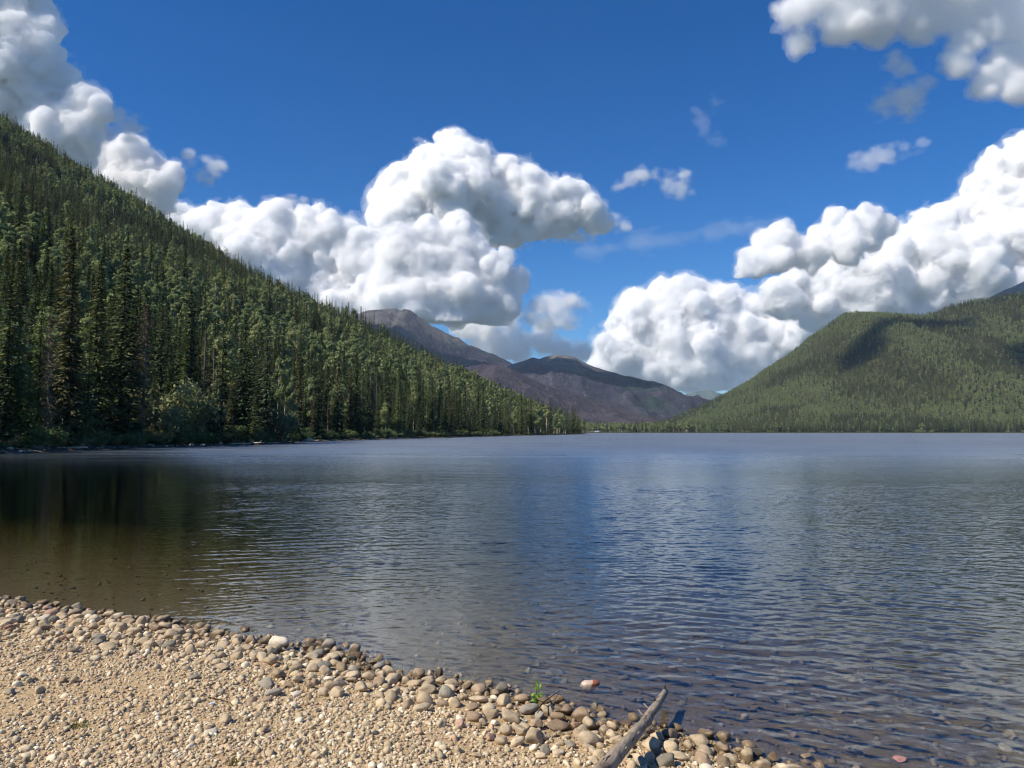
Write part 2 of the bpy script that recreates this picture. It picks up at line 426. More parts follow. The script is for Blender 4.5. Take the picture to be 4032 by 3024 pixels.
def cloud(label, lobes, D, base=None, dens=.16, vox=6.3, depth=.8, seed=0, kids=(12, 9), amp=.34, squash=1.0, up=.25, group=None, wisp=0., soft=False, name='cloud'):
    """lobes: (px, py, radius px) in the photograph; D: distance in m of the cloud's middle. dens: optical depth per photograph pixel."""
    rng = np.random.default_rng(seed + 1000)
    k = D / F_PX                                   # metres for one photograph pixel
    sph = []
    for (px, py, r) in lobes:
        P = at_y(px, py, D); P[1] += rng.uniform(-.5, .5) * r * k * depth
        sph.append((P, r * k * 1.12, 0))
    out = list(sph)
    cur = sph
    for lev, nk in enumerate(kids):
        nxt = []
        for (P, r, l) in cur:
            for _ in range(nk):
                d = rng.normal(size=3); d[2] += up; d[1] -= .15; d /= np.linalg.norm(d)
                q = P + d * r * rng.uniform(.7, .9)
                rr = r * rng.uniform(.15, .46) * (1.0 if lev == 0 else .75)
                nxt.append((q, rr, lev + 1))
        out += nxt; cur = nxt
    zb = None if base is None else at_y(2016, base, D)[2]
    if zb is not None: out = [s for s in out if s[0][2] + .3 * s[1] > zb]
    c = np.array([s[0] for s in out]); r = np.array([s[1] for s in out])
    h = vox * k
    lo = (c - r[:, None] * 1.35).min(0) - 3 * h; hi = (c + r[:, None] * 1.35).max(0) + 3 * h
    n = np.ceil((hi - lo) / h).astype(int) + 1
    F = np.full(n, -3.0, np.float32)
    for P, rr in zip(c, r):
        R_ = rr * 1.3
        a = np.maximum(np.floor((P - R_ - lo) / h).astype(int), 0); b = np.minimum(np.ceil((P + R_ - lo) / h).astype(int) + 1, n)
        xs = [((np.arange(a[i], b[i]) * h + lo[i] - P[i]) / rr).astype(np.float32) for i in range(3)]
        d = np.sqrt(xs[0][:, None, None] ** 2 + (xs[1][None, :, None] / .72) ** 2 + (xs[2][None, None, :] / squash) ** 2)
        v = F[a[0]:b[0], a[1]:b[1], a[2]:b[2]]
        np.maximum(v, (1 - d) * min(1.0, rr / (40 * k)), out=v)
    bw = .75 if soft else .5
    m = np.argwhere((F > -bw) & (F < bw))
    st = (.55, 1., 1.) if soft else (1., 1., 1.)
    pw = m * (h / ((55 if soft else 70) * k)) * np.array(st) + np.array([seed * 7.3, 0, 0])
    nz = fbm(pw[:, 0], pw[:, 1], pw[:, 2], oct=5 if soft else 3, seed=seed, gain=.62)
    bl = 0 if soft else np.abs(fbm(pw[:, 0] * 2.1, pw[:, 1] * 2.1, pw[:, 2] * 2.1, oct=4, seed=seed + 5, gain=.62))
    F0 = F[m[:, 0], m[:, 1], m[:, 2]]
    solid = F >= bw
    def skin(nm, add, d, parent=None, st=1):
        f = F0 + add
        G = np.where(solid, np.float32(1), np.float32(-1)); G[m[:, 0], m[:, 1], m[:, 2]] = f
        if zb is not None:
            z = m[:, 2] * h + lo[2]
            G[m[:, 0], m[:, 1], m[:, 2]] = np.minimum(f, (z - zb) / (60 * k) + .35 * nz)
            zc = int((zb - lo[2]) / h); 
            if zc > 0: G[:, :, :max(zc - int(30 * k / h), 0)] = -1
        for ax in range(3):
            s0 = [slice(None)] * 3; s0[ax] = 0; G[tuple(s0)] = -1; s0[ax] = -1; G[tuple(s0)] = -1
        if st > 1:
            G = np.pad(G[::st, ::st, ::st], ((0, 1), (0, 1), (0, 1)), constant_values=-1)
        V, Q = surface_nets(G, lo, h * st)
        global TRI; TRI += len(Q) * 2
        return obj(nm, mesh_np(nm, V, Q, [mat_cloud(nm + '_vapour', d * DENS / k)]), parent)
    if soft:
        root = skin(name, amp * 2.6 * nz - wisp + .16, dens * .22)
        skin('dense_core', amp * 2.6 * nz - wisp - .06, dens * .35, root)['kind'] = 'stuff'
        skin('dense_core', amp * 2.6 * nz - wisp - .26, dens * .8, root)['kind'] = 'stuff'
    else:
        big = fbm(pw[:, 0] * .45 + 7, pw[:, 1] * .45, pw[:, 2] * .45, oct=2, seed=seed + 11)          # calmer and rougher stretches of the surface
        ro = np.clip(1.0 + 1.3 * big, .35, 1.6)
        root = skin(name, amp * 1.2 * nz - amp * 2.0 * ro * (bl - .2) - wisp - .02, dens)
        skin('vapour_fringe', amp * 1.5 * nz + amp * 1.2 * (bl - .2) + .07 - wisp, dens * .26, root, 2)['kind'] = 'stuff'
        skin('vapour_fringe', amp * 1.9 * nz + amp * 3.2 * (bl - .14) + .20 - wisp, dens * .06, root, 2)['kind'] = 'stuff'
    tag(root, label, 'cloud', group, 'thing')
    return root
TRI = 0
FR = .05
CLOUDS = True
DENS = .55
if CLOUDS:
    cloud('towering bright white cumulus cloud with a knobbly peak above the rocky mountain',
          [(1775, 585, 62), (1715, 690, 100), (1830, 660, 90), (1640, 760, 110), (1790, 790, 150), (1550, 790, 75), (1920, 740, 100), (1985, 675, 55), (2060, 740, 85), (1500, 760, 35),
           (1620, 870, 130), (1800, 880, 140), (1950, 850, 130), (2100, 830, 110), (2220, 820, 95), (2310, 845, 62), (2370, 880, 34), (1560, 930, 70)],
          14500, base=960, seed=1, dens=.15)
    cloud('ragged thin tail trailing from the towering cumulus', [(2330, 850, 46), (2370, 875, 42), (2410, 890, 36), (2450, 895, 26), (2340, 915, 26), (2280, 930, 22)], 14400, soft=True, seed=51, dens=.04, amp=.5, wisp=.0, vox=5)
    cloud('long grey white cloud bank rising out of the left ridge towards the valley',
          [(720, 850, 60), (830, 900, 90), (960, 930, 120), (1100, 930, 115), (1230, 930, 105), (1350, 980, 110), (1450, 990, 90), (1060, 1060, 150), (1250, 1090, 150), (1420, 1100, 140),
           (1180, 1200, 130), (1350, 1230, 140), (1500, 1200, 120), (1000, 1150, 120), (1300, 1330, 120)], 13500, base=1400, seed=2, dens=.13, squash=.9)
    cloud('shaded grey cumulus cloud hanging in front of the bright tower',
          [(1600, 1010, 110), (1700, 970, 90), (1790, 925, 75), (1800, 1010, 110), (1680, 1090, 140), (1840, 1090, 110), (1930, 1070, 80), (1985, 1015, 40), (2010, 1110, 60), (1900, 1180, 110), (1760, 1190, 130), (1600, 1200, 130),
           (1990, 1190, 60)], 9500, base=1275, seed=3, dens=.12)
    cloud('low white cloud puffs behind the rocky mountain shoulder', [(1840, 1300, 55), (1920, 1290, 60), (2010, 1290, 55), (1960, 1340, 60), (2060, 1340, 40), (2140, 1300, 45), (1880, 1350, 45), (1960, 1395, 44), (2045, 1390, 48), (2130, 1355, 46), (2210, 1385, 40), (2290, 1390, 36)], 16500, base=1445, soft=True, seed=4, dens=.09, amp=.3)
    cloud('small grey cloud drifting beside the bright tower base', [(2110, 1215, 34), (2150, 1200, 42), (2195, 1205, 46), (2240, 1190, 46), (2280, 1200, 36), (2170, 1240, 40), (2225, 1245, 38), (2090, 1250, 34), (2130, 1265, 30), (2265, 1250, 24)], 9500, base=1300, soft=True, seed=5, dens=.045, amp=.42, wisp=.0, vox=6)
    cloud('bright piled up cumulus cloud between the burnt mountain and the right hill',
          [(2440, 1390, 90), (2540, 1270, 100), (2510, 1210, 60), (2620, 1170, 65), (2598, 1135, 32), (2700, 1180, 80), (2660, 1270, 120), (2780, 1270, 120), (2860, 1210, 75), (2900, 1300, 120), (2980, 1300, 110), (2580, 1400, 130),
           (2720, 1400, 140), (2860, 1400, 140), (2990, 1400, 140), (3100, 1330, 120), (3180, 1270, 100), (3260, 1230, 90), (2370, 1450, 60), (3100, 1450, 120), (3250, 1340, 110)], 25000, base=1540, seed=6, dens=.17)
    cloud('long bright cumulus bank climbing behind the right hill',
          [(3080, 1170, 75), (3130, 1110, 55), (3240, 1130, 90), (3330, 1080, 90), (3420, 1030, 80), (3450, 1000, 50), (3560, 990, 100), (3650, 930, 90), (3740, 890, 75), (3700, 850, 45), (3860, 900, 100), (3900, 750, 80), (3945, 670, 75), (4030, 640, 90),
           (3850, 820, 75), (4000, 850, 160), (3300, 1200, 120), (3450, 1150, 130), (3600, 1110, 150), (3750, 1060, 160), (3900, 1020, 180), (4050, 1000, 190), (3700, 1200, 120), (4150, 760, 170), (4180, 900, 180), (3450, 1260, 110), (3600, 1240, 110), (3900, 1180, 130), (4050, 1150, 130)], 11500, base=1330, seed=7, dens=.14, vox=8.4)
    cloud('grey lumpy cloud floating above the bright cumulus bank', [(2960, 1050, 60), (3030, 960, 55), (3070, 930, 50), (3150, 980, 60), (3250, 940, 60), (3290, 850, 45), (3340, 900, 55), (3420, 870, 50), (3480, 890, 40), (3200, 1010, 60), (3330, 980, 65), (3060, 1020, 55), (3420, 940, 50)],
          6800, base=1090, seed=8, dens=.10)
    cloud('wide soft grey cloud reaching in over the right hill', [(3110, 70, 70), (3150, 160, 60), (3200, 20, 80), (3330, 60, 110), (3480, 60, 100), (3620, 70, 95), (3760, 60, 90), (3300, -80, 130), (3520, -90, 140), (3750, -90, 150), (3950, -60, 150), (3900, 110, 80), (4030, 90, 90),
          (3800, 170, 65), (3760, 250, 60), (3950, 260, 75), (4040, 230, 75), (3880, 330, 60), (4000, 340, 70), (4100, 300, 80), (4200, 100, 160)], 3600, soft=True, seed=9, dens=.05, vox=11, amp=.3, wisp=.05)
    cloud('soft grey cloud scrap under the wide grey cloud', [(3470, 420, 50), (3540, 380, 60), (3600, 360, 60), (3640, 330, 45), (3520, 250, 35), (3560, 280, 40), (3580, 430, 40)], 3800, soft=True, seed=10, dens=.022, amp=.5, wisp=.06)
    cloud('tall sunlit cloud tower behind the upper left ridge', [(40, 60, 110), (130, 60, 80), (190, 120, 60), (60, 220, 130), (170, 260, 90), (-60, 150, 150), (260, 300, 55), (100, 380, 130), (220, 400, 100), (330, 420, 80), (400, 440, 55), (300, 520, 100), (-80, 350, 160), (200, 560, 120),
          (-180, 80, 160), (-60, -80, 150), (80, -60, 110)], 6500, seed=11, dens=.10, vox=9)
    cloud('white cloud scrap beside the tall cloud tower', [(465, 465, 40), (505, 490, 46), (450, 515, 34), (545, 505, 26), (430, 540, 24)], 7000, soft=True, seed=12, dens=.035, amp=.5, wisp=.04, vox=4.5)
    cloud('rounded white cloud resting on the left ridge', [(420, 640, 65), (520, 620, 65), (590, 680, 75), (660, 690, 55), (500, 720, 90), (620, 760, 80), (400, 600, 40)], 8000, base=850, seed=13, dens=.11)
    cloud('small torn white cloud shaped like a wing', [(795, 685, 30), (830, 658, 34), (868, 640, 24), (815, 705, 20), (755, 655, 24), (745, 615, 18)], 7500, soft=True, seed=14, dens=.035, amp=.5, wisp=.04, vox=4.5)
    cloud('tiny flat white cloud above the long cloud bank', [(1100, 812, 26), (1145, 800, 32), (1195, 806, 26)], 8500, soft=True, seed=15, dens=.03, squash=.6, amp=.45, wisp=.02, vox=4.5)
    cloud('thin white cloud streak to the right of the cumulus peak', [(2440, 735, 26), (2480, 712, 38), (2530, 692, 40), (2580, 690, 32), (2630, 686, 30), (2690, 688, 24)], 8000, soft=True, seed=16, dens=.026, squash=.7, amp=.5, wisp=.03, vox=4.5)
    cloud('small white cloud crumb below the thin streak', [(2645, 735, 30), (2690, 728, 34), (2680, 765, 20), (2722, 752, 16)], 8000, soft=True, seed=17, dens=.026, amp=.5, wisp=.03, vox=4.5)
    cloud('faint grey cloud wisp over the grey lumpy cloud', [(3380, 640, 38), (3440, 625, 36), (3500, 602, 34), (3565, 575, 36), (3620, 565, 28), (3440, 655, 32)], 6000, soft=True, seed=18, dens=.013, squash=.75, amp=.55, wisp=.04, vox=4.5)
    for k_, (a_, b_, r_) in enumerate([(2755, 475, 34), (2815, 405, 32), (2818, 525, 30)]):
        cloud(['faint white vapour shred beside the thin streak, largest of three', 'topmost of three faint vapour shreds in the blue sky', 'lowest of three faint vapour shreds in the blue sky'][k_], [(a_, b_, r_), (a_ + 8, b_ + 26, r_ * .8), (a_ - 4, b_ - 22, r_ * .7)], 8000, soft=True, seed=40 + k_, dens=.004, amp=.6, wisp=.08, vox=4.5)
    cloud('thin veil of high cirrus between the cumulus peak and the right bank', [(x_, 985 - (x_ - 2350) * .16, 52 + 12 * math.sin(x_ * .02)) for x_ in range(2330, 3060, 45)], 16000, soft=True, seed=50, dens=.0026, squash=.45, amp=.5, wisp=-.02, vox=8, kids=(5,))
    cloud('flat layered cloud low over the far blue hill', [(2560, 1500, 22), (2640, 1490, 26), (2740, 1500, 24), (2840, 1485, 26), (2920, 1490, 24), (2700, 1520, 22), (2800, 1522, 20)], 26000, seed=20, dens=.06, squash=.4, amp=.2, vox=4)
    # clouds above and left of the view, between the sun and the mountains: their shadows lie on the slopes
    def surf_pt(o_, px_, py_):
        co = np.empty(len(o_.data.vertices) * 3, np.float32); o_.data.vertices.foreach_get('co', co); co = co.reshape(-1, 3)
        a_, b_ = px_of(co); d_ = np.hypot(a_ - px_, b_ - py_); k_ = np.nonzero(d_ < 25)[0]
        return co[k_[np.argmin(co[k_, 1])]] if len(k_) else co[np.argmin(d_)]
    def caster(label, P, z, pieces, seed):
        P = np.array(P, float); t = (z - P[2]) / SUN_DIR.z; c0 = P + np.array(SUN_DIR) * t
        rng = np.random.default_rng(seed); mb_ = []
        bm_ = None
        lo = np.array([min(q[0] - q[2] * 1.5 for q in pieces), min(q[1] - q[2] * 1.5 for q in pieces), -260.]); hi = np.array([max(q[0] + q[2] * 1.5 for q in pieces), max(q[1] + q[2] * 1.5 for q in pieces), 300.])
        h = 24.0 if max(q[2] for q in pieces) > 100 else 11.0; wl_ = max(q[2] for q in pieces) * .75; n = np.ceil((hi - lo) / h).astype(int) + 1
        X, Y, Z = [a.astype(np.float32) for a in np.meshgrid(*[np.arange(n[i]) * h + lo[i] for i in range(3)], indexing='ij')]
        F = np.full(X.shape, -2, np.float32)
        for (x, y, r) in pieces: F = np.maximum(F, 1 - np.sqrt((X - x) ** 2 + (Y - y) ** 2 + (Z * (r / 150.)) ** 2) / r)
        F = F + .6 * fbm(X / wl_ + seed, Y / wl_, Z / wl_, oct=4, seed=seed, gain=.6)
        for ax in range(3):
            s0 = [slice(None)] * 3; s0[ax] = 0; F[tuple(s0)] = -1; s0[ax] = -1; F[tuple(s0)] = -1
        V, Q = surface_nets(F, lo, h)
        o = obj('cloud', mesh_np('cloud', V, Q, [mat_cloud('overhead_vapour', .02)]), None, tuple(c0)); tag(o, label, 'cloud', None, 'thing')
    caster('cloud over the left ridge shading the rocky mountain', surf_pt(mA, 1660, 1350), 3000, [(-520, 240, 150), (-330, 170, 170), (-120, 90, 190), (90, 20, 190), (300, -60, 190), (500, -150, 160)], 1)
    caster('cloud over the left ridge shading the burnt mountain', surf_pt(mC, 2380, 1478), 3000, [(-420, 120, 150), (-150, 0, 200), (150, 20, 210), (450, 60, 170)], 2)
    caster('small cloud high on the left shading the right hill', surf_pt(rh, 3390, 1370), 2900, [(-30, -50, 36), (0, -10, 42), (35, 40, 44), (65, 85, 32)], 3)
    caster('narrow cloud high on the left shading the right ridge', surf_pt(rh, 3640, 1262), 2900, [(-110, -10, 36), (-40, 10, 44), (40, 25, 44), (110, 30, 36)], 4)
    caster('broad cloud high on the left shading the far right slope', surf_pt(rh, 4090, 1400), 2900, [(20, 0, 60), (100, 60, 90), (200, -40, 110)], 5)
    caster('long cloud on the left shading the burnt hill foot', surf_pt(mB, 1950, 1560), 2900, [(-500, 0, 120), (-300, 10, 130), (-100, 20, 110)], 6)
print('CLOUD TRIS', TRI)
# ---------------------------------------------------------------- water
def mat_water():
    s = NT('lake_water'); p = s.pos()
    def wave(dx, dy, wl, slope, warp, wscale, modscale, lo=.3, hi=.65):
        """slope vector of one wave train with warped crests"""
        l = math.hypot(dx, dy); dx /= l; dy /= l
        ph = s.math('MULTIPLY', s.vm('DOT_PRODUCT', p, (dx, dy, 0)), 2 * math.pi / wl)
        n = s.noise(s.vm('MULTIPLY', p, (1, 1, 0)), wscale, 2, .5)
        ph = s.math('ADD', ph, s.math('MULTIPLY', n, warp))
        a = s.math('MULTIPLY', s.math('COSINE', ph), slope)
        md = s.mapr(s.noise(p, modscale, 2, .5), lo, hi, .15, 1.)
        return s.vm('SCALE', (dx, dy, 0), s.math('MULTIPLY', a, md))
    acc = None
    # fine ripples everywhere; the longer wave trains are modelled on the near water and carried by these beyond it
    sx = s.n('ShaderNodeSeparateXYZ', {0: p}); X_, Y_ = sx.outputs[0], sx.outputs[1]
    far = s.mapr(Y_, 29, 45, 0, 1)
    lee = s.mapr(s.math('ADD', X_, s.math('MULTIPLY', Y_, .45)), -2.0, 5.0, .28, 1)
    op_ = s.mapr(Y_, 12, 150, 0, 1)
    for t in [(-.42, .9, .34, .05, 9, .9, .35), (-.25, .97, .55, .06, 9, .6, .25), (-.05, 1, 1.05, .04, 8, .3, .1), (.3, .95, 2.3, .03, 7, .12, .04)]:
        v = wave(*t)
        acc = v if acc is None else s.vm('ADD', acc, v)
    acc = s.vm('SCALE', acc, far)
    for t in [(-.35, .93, .19, .045, 10, 1.4, .6), (.45, .89, .15, .038, 8, 2.4, 1.0), (.85, .5, .27, .022, 10, 1.2, .7)]:
        acc = s.vm('ADD', acc, wave(*t))
    nz = s.noise(s.vm('MULTIPLY', p, (1.5, 2.4, 0)), 3.4, 3, .6, col=True)
    nz = s.vm('MULTIPLY', s.vm('SUBTRACT', nz, (.5, .5, .5)), (.18, .25, 0))
    n5 = s.noise(s.vm('MULTIPLY', p, (1.2, 2.0, 0)), 9.0, 2, .6, col=True)
    nz = s.vm('ADD', nz, s.vm('MULTIPLY', s.vm('SUBTRACT', n5, (.5, .5, .5)), (.19, .23, 0)))
    nz = s.vm('SCALE', nz, s.math('ADD', .8, s.math('MULTIPLY', op_, .6)))
    gust = s.mapr(s.noise(s.vm('MULTIPLY', p, (.010, .03, 0)), 1.0, 3, .55), .35, .68, .75, 1.25)
    acc = s.vm('SCALE', s.vm('ADD', acc, nz), s.math('MULTIPLY', gust, lee))
    nrm = s.vm('NORMALIZE', s.vm('ADD', s.vm('SCALE', acc, -1.0), s.n('ShaderNodeNewGeometry').outputs['Normal']))
    fr = s.n('ShaderNodeFresnel', {'IOR': 1.40, 'Normal': nrm}).outputs[0]
    # wind roughened water shows its steeper facets and so mirrors less at a grazing view
    fr = s.math('MULTIPLY', fr, s.math('SUBTRACT', 1.0, s.math('MULTIPLY', op_, .40)))
    strk = s.mapr(s.noise(s.vm('MULTIPLY', p, (.05, .22, 0)), 1.0, 4, .6), .3, .7, .7, 1.2)
    gl = s.n('ShaderNodeBsdfGlossy', {'Color': (.86, .95, 1, 1), 'Roughness': s.math('ADD', s.math('MULTIPLY', lee, .13), s.math('MULTIPLY', s.math('MULTIPLY', op_, .40), strk)), 'Normal': nrm}).outputs[0]
    tp = s.n('ShaderNodeBsdfTransparent', {'Color': (1, 1, 1, 1)}).outputs[0]
    mx = s.n('ShaderNodeMixShader', {0: fr, 1: tp, 2: gl}).outputs[0]
    s.surf(mx)
    va = s.n('ShaderNodeVolumeAbsorption', {'Color': (.62, .62, .42, 1), 'Density': .45})
    s.t.links.new(va.outputs[0], s.out.inputs['Volume'])
    try: s.m.cycles.homogeneous_volume = True
    except Exception: pass
    return s.m
WX = graded(-20, 26, .135, -900, 3200, 1.13); WY = graded(3.5, 34, .078, -120, 1480, 1.075)
WXX, WYY = np.meshgrid(WX, WY, indexing='ij')
def wave_h(X, Y):
    h = np.zeros(X.shape, np.float32)
    for k, (cx_, cy_, wl, sl_, wp, ws, ms) in enumerate([(0.5, -5, .30, .078, 1.6, .55, .3), (-1.5, -8, .40, .062, 1.5, .4, .22), (1.5, -4, .25, .072, 1.8, .7, .45), (-5, -16, .64, .026, 1.3, .3, .15),
                                                       (3, -10, .36, .055, 2.0, .5, .5), (-30, -10, .46, .040, 2.2, .5, .4), (20, -25, 1.1, .010, 1.2, .2, .1), (12, -6, .33, .036, 2.0, .8, .6)]):
        r = np.hypot(X - cx_, Y - cy_)
        ph = 2 * math.pi / wl * r + 2 * math.pi * wp * fbm(X * ws, Y * ws, oct=2, seed=200 + k)
        h += sl_ * wl / (2 * math.pi) * np.cos(ph) * np.clip(.62 + .9 * fbm(X * ms, Y * ms * 1.3, oct=2, seed=230 + k), .1, 1.4)
    lee = .22 + .78 * sstep(-2.0, 5.0, X + .45 * Y)
    sd_ = np.clip(-beach_h(X, Y) / .30, 0, 1)
    return h * lee * (1 - sstep(30, 44, Y)) * sstep(-3, 2, Y) * (.25 + .75 * sd_) * sstep(-32, -20, X) * (1 - sstep(26, 40, X))
near = (WYY < 60) & (WYY > -4) & (WXX > -42) & (WXX < 46)
WZ = np.zeros(WXX.shape, np.float32); WZ[near] = wave_h(WXX[near], WYY[near])
nu, nv = WXX.shape
V = np.stack([WXX.ravel(), WYY.ravel(), WZ.ravel()], 1); I = np.arange(nu * nv).reshape(nu, nv)
loop_ = np.concatenate([I[:-1, 0], I[-1, :-1], I[:0:-1, -1], I[0, :0:-1]])          # border, counter-clockwise
low = V[loop_] * (1, 1, 0) + np.array([0, 0, -9.0]); b0 = len(V); nl_ = len(loop_); k = np.arange(nl_)
side = np.stack([loop_, b0 + k, b0 + (k + 1) % nl_, loop_[(k + 1) % nl_]], 1)
cor = np.array([[b0, b0 + (nu - 1) + 2 * 0, b0, b0]])
c0, c1, c2, c3 = b0, b0 + nu - 1, b0 + nu - 1 + nv - 1, b0 + 2 * (nu - 1) + nv - 1
me = mesh_np('lake_water', np.concatenate([V, low]), np.concatenate([grid_faces(nu, nv), side, np.array([[c0, c3, c2, c1]])]), [mat_water()], smooth=True)
sm = np.ones(len(me.polygons), bool); sm[-nl_ - 1:] = False; me.polygons.foreach_set('use_smooth', sm)
lake = obj('lake_water', me)
tag(lake, kind='structure')

# ---------------------------------------------------------------- trees
def mat_leaf(name, c1, c2, c3=None, trans=.25, rough=.7, n_scale=.35):
    s = NT(name)
    rnd = s.n('ShaderNodeObjectInfo').outputs['Random']
    p = s.pos()
    c = s.mix(rnd, c1, c2)
    if c3: c = s.mix(s.mapr(s.math('FRACT', s.math('MULTIPLY', rnd, 7.31)), .72, .95), c, c3)
    c = s.mix(s.math('MULTIPLY', s.mapr(s.noise(p, n_scale * 3, 2), .35, .65), .5), c, tuple(min(1, x * 1.55) for x in (c2)))
    d = s.n('ShaderNodeBsdfDiffuse', {'Color': c}).outputs[0]
    t = s.n('ShaderNodeBsdfTranslucent', {'Color': s.mix(.4, c, (.20, .22, .06))}).outputs[0]
    return s.surf(s.n('ShaderNodeMixShader', {0: trans, 1: d, 2: t}).outputs[0])
def mat_bark(name, c1, c2, scale=3., marks=False):
    s = NT(name); p = s.n('ShaderNodeTexCoord').outputs['Object']
    c = s.mix(s.noise(s.vm('MULTIPLY', p, (1, 1, .25)), scale * 40, 4, .6), c1, c2)
    if marks: c = s.mix(s.mapr(s.noise(s.vm('MULTIPLY', p, (1, 1, 5)), 30, 2), .6, .68), c, (.03, .027, .025))
    return s.surf(s.n('ShaderNodeBsdfPrincipled', {'Base Color': c, 'Roughness': .9, 'Specular IOR Level': .1}).outputs[0])
M_BARK = mat_bark('spruce_bark', srgb(70, 58, 48), srgb(104, 90, 76))
M_ASPBARK = mat_bark('aspen_bark', srgb(176, 170, 152), srgb(216, 210, 192), marks=True)
M_DEAD = mat_bark('dead_wood', srgb(104, 96, 88), srgb(150, 140, 128))
M_SPR = [mat_leaf('spruce_needles_dark', (0.058, 0.086, 0.046), (0.089, 0.122, 0.060), (0.111, 0.109, 0.060)),
         mat_leaf('spruce_needles_olive', (0.104, 0.126, 0.058), (0.141, 0.160, 0.072), (0.148, 0.132, 0.071)),
         mat_leaf('spruce_needles_blue', (0.077, 0.114, 0.074), (0.104, 0.144, 0.090), (0.106, 0.125, 0.076)),
         mat_leaf('pine_needles_bright', (0.130, 0.179, 0.068), (0.166, 0.219, 0.086))]
M_ASP = [mat_leaf('aspen_leaves', (0.211, 0.262, 0.113), (0.301, 0.344, 0.156), (0.339, 0.351, 0.165), .35),
         mat_leaf('birch_leaves', (0.193, 0.251, 0.120), (0.262, 0.320, 0.153), (0.285, 0.307, 0.166), .35)]
M_WIL = [mat_leaf('willow_leaves', (0.187, 0.208, 0.104), (0.244, 0.260, 0.129), (0.217, 0.195, 0.118), .3),
         mat_leaf('alder_leaves', (0.111, 0.160, 0.067), (0.164, 0.223, 0.092), (0.186, 0.206, 0.092), .3)]
M_BROWN = mat_leaf('dead_needles', (0.137, 0.114, 0.076), (0.186, 0.157, 0.105), (0.120, 0.108, 0.080), .1)
M_BURN = mat_bark('burnt_wood', srgb(60, 48, 48), srgb(112, 94, 84))

class MB:
    def __init__(s): s.v = []; s.t = []; s.q = []; s.n = 0
    def tri(s, a, b, c): s.v += [a, b, c]; s.t.append((s.n, s.n + 1, s.n + 2)); s.n += 3
    def quad(s, a, b, c, d): s.v += [a, b, c, d]; s.q.append((s.n, s.n + 1, s.n + 2, s.n + 3)); s.n += 4
    def tube(s, P, r, k=6, cap=True):
        P = [np.asarray(p, float) for p in P]; rings = []
        for i, p in enumerate(P):
            d = P[min(i + 1, len(P) - 1)] - P[max(i - 1, 0)]; d = d / (np.linalg.norm(d) + 1e-9)
            a = np.cross(d, [0, 0, 1] if abs(d[2]) < .9 else [1, 0, 0]); a /= np.linalg.norm(a); b = np.cross(d, a)
            rings.append([p + (a * math.cos(2 * math.pi * j / k) + b * math.sin(2 * math.pi * j / k)) * r[i] for j in range(k)])
        o = s.n
        for rg in rings: s.v += rg
        s.n += k * len(P)
        for i in range(len(P) - 1):
            for j in range(k):
                s.q.append((o + i * k + j, o + i * k + (j + 1) % k, o + (i + 1) * k + (j + 1) % k, o + (i + 1) * k + j))
        if cap:
            for i, rev in ((0, True), (len(P) - 1, False)):
                s.v.append(P[i]); ci = s.n; s.n += 1
                for j in range(k):
                    a_, b_ = o + i * k + j, o + i * k + (j + 1) % k
                    s.t.append((ci, b_, a_) if rev else (ci, a_, b_))
    def mesh(s, name, mats, smooth=False, mi=None):
        F = []
        if s.t: F.append(np.array(s.t))
        if s.q: F.append(np.array(s.q))
        return mesh_np(name, np.array(s.v), F, mats, smooth, mi)

def spruce_parts(seed, levels, nb, nk, Rr=.095, droop=.32, gap=.15, base=.05, ragged=.3, lean=0., leaf=.018, power=.75):
    """unit height; returns (trunk MB, crown MB)"""
    g = np.random.default_rng(seed)
    tr = MB(); bend = g.normal(0, .006, 2)
    zz = [-.02, .25, .5, .75, .97]
    tr.tube([(bend[0] * math.sin(z * 3), bend[1] * math.sin(z * 2.5), z) for z in zz], [.012, .0095, .007, .0042, .0012], 6)
    cr = MB()
    for i in range(levels):
        t = base + (1 - base) * ((i + g.uniform(-.3, .3)) / levels)
        t = min(max(t, base), .992)
        env = Rr * ((1 - t) ** power) * (1 - .35 * max(0, (.22 - t) / .22)) + .004
        env *= 1 + ragged * g.normal() * .5
        n = max(3, int(nb * (.55 + .45 * (1 - t))))
        a0 = g.uniform(0, 6.28)
        for j in range(n):
            if g.random() < gap: continue
            a = a0 + 6.283 * j / n + g.uniform(-.35, .35)
            L = env * g.uniform(.6, 1.15)
            dz = -droop * L * g.uniform(.5, 1.4) if t < .85 else .25 * L
            ca, sa = math.cos(a), math.sin(a); z0 = t + g.uniform(-.004, .004)
            for k in range(nk):
                f0 = (k + g.uniform(.1, .9)) / nk
                f0 = .18 + .82 * f0
                r0 = L * f0
                zc = z0 + dz * f0 ** 1.3 + .10 * L * f0 ** 3
                ll = leaf * g.uniform(.7, 1.5) * (.55 + .6 * (1 - t)); ww = ll * g.uniform(.35, .6)
                a2 = a + g.uniform(-.7, .7); el = g.uniform(-.75, .15)
                d = np.array([math.cos(a2) * math.cos(el), math.sin(a2) * math.cos(el), math.sin(el)])
                sd = np.array([-math.sin(a2), math.cos(a2), g.uniform(-.5, .5)])
                p = np.array([ca * r0, sa * r0, zc])
                off = np.array([-sa, ca, 0]) * g.uniform(-.22, .22) * r0
                p = p + off
                cr.quad(p - d * ll * .45, p + sd * ww * .5 - d * .1 * ll, p + d * ll * .6, p - sd * ww * .5 - d * .1 * ll)
    # leader tip
    for k in range(6):
        z = .955 + .008 * k; a = g.uniform(0, 6.28); l = .010 * (1.2 - k / 7)
        cr.quad((0, 0, z), (math.cos(a) * l, math.sin(a) * l, z + .003), (0, 0, z + .014), (-math.cos(a) * l, -math.sin(a) * l, z + .002))
    return tr, cr
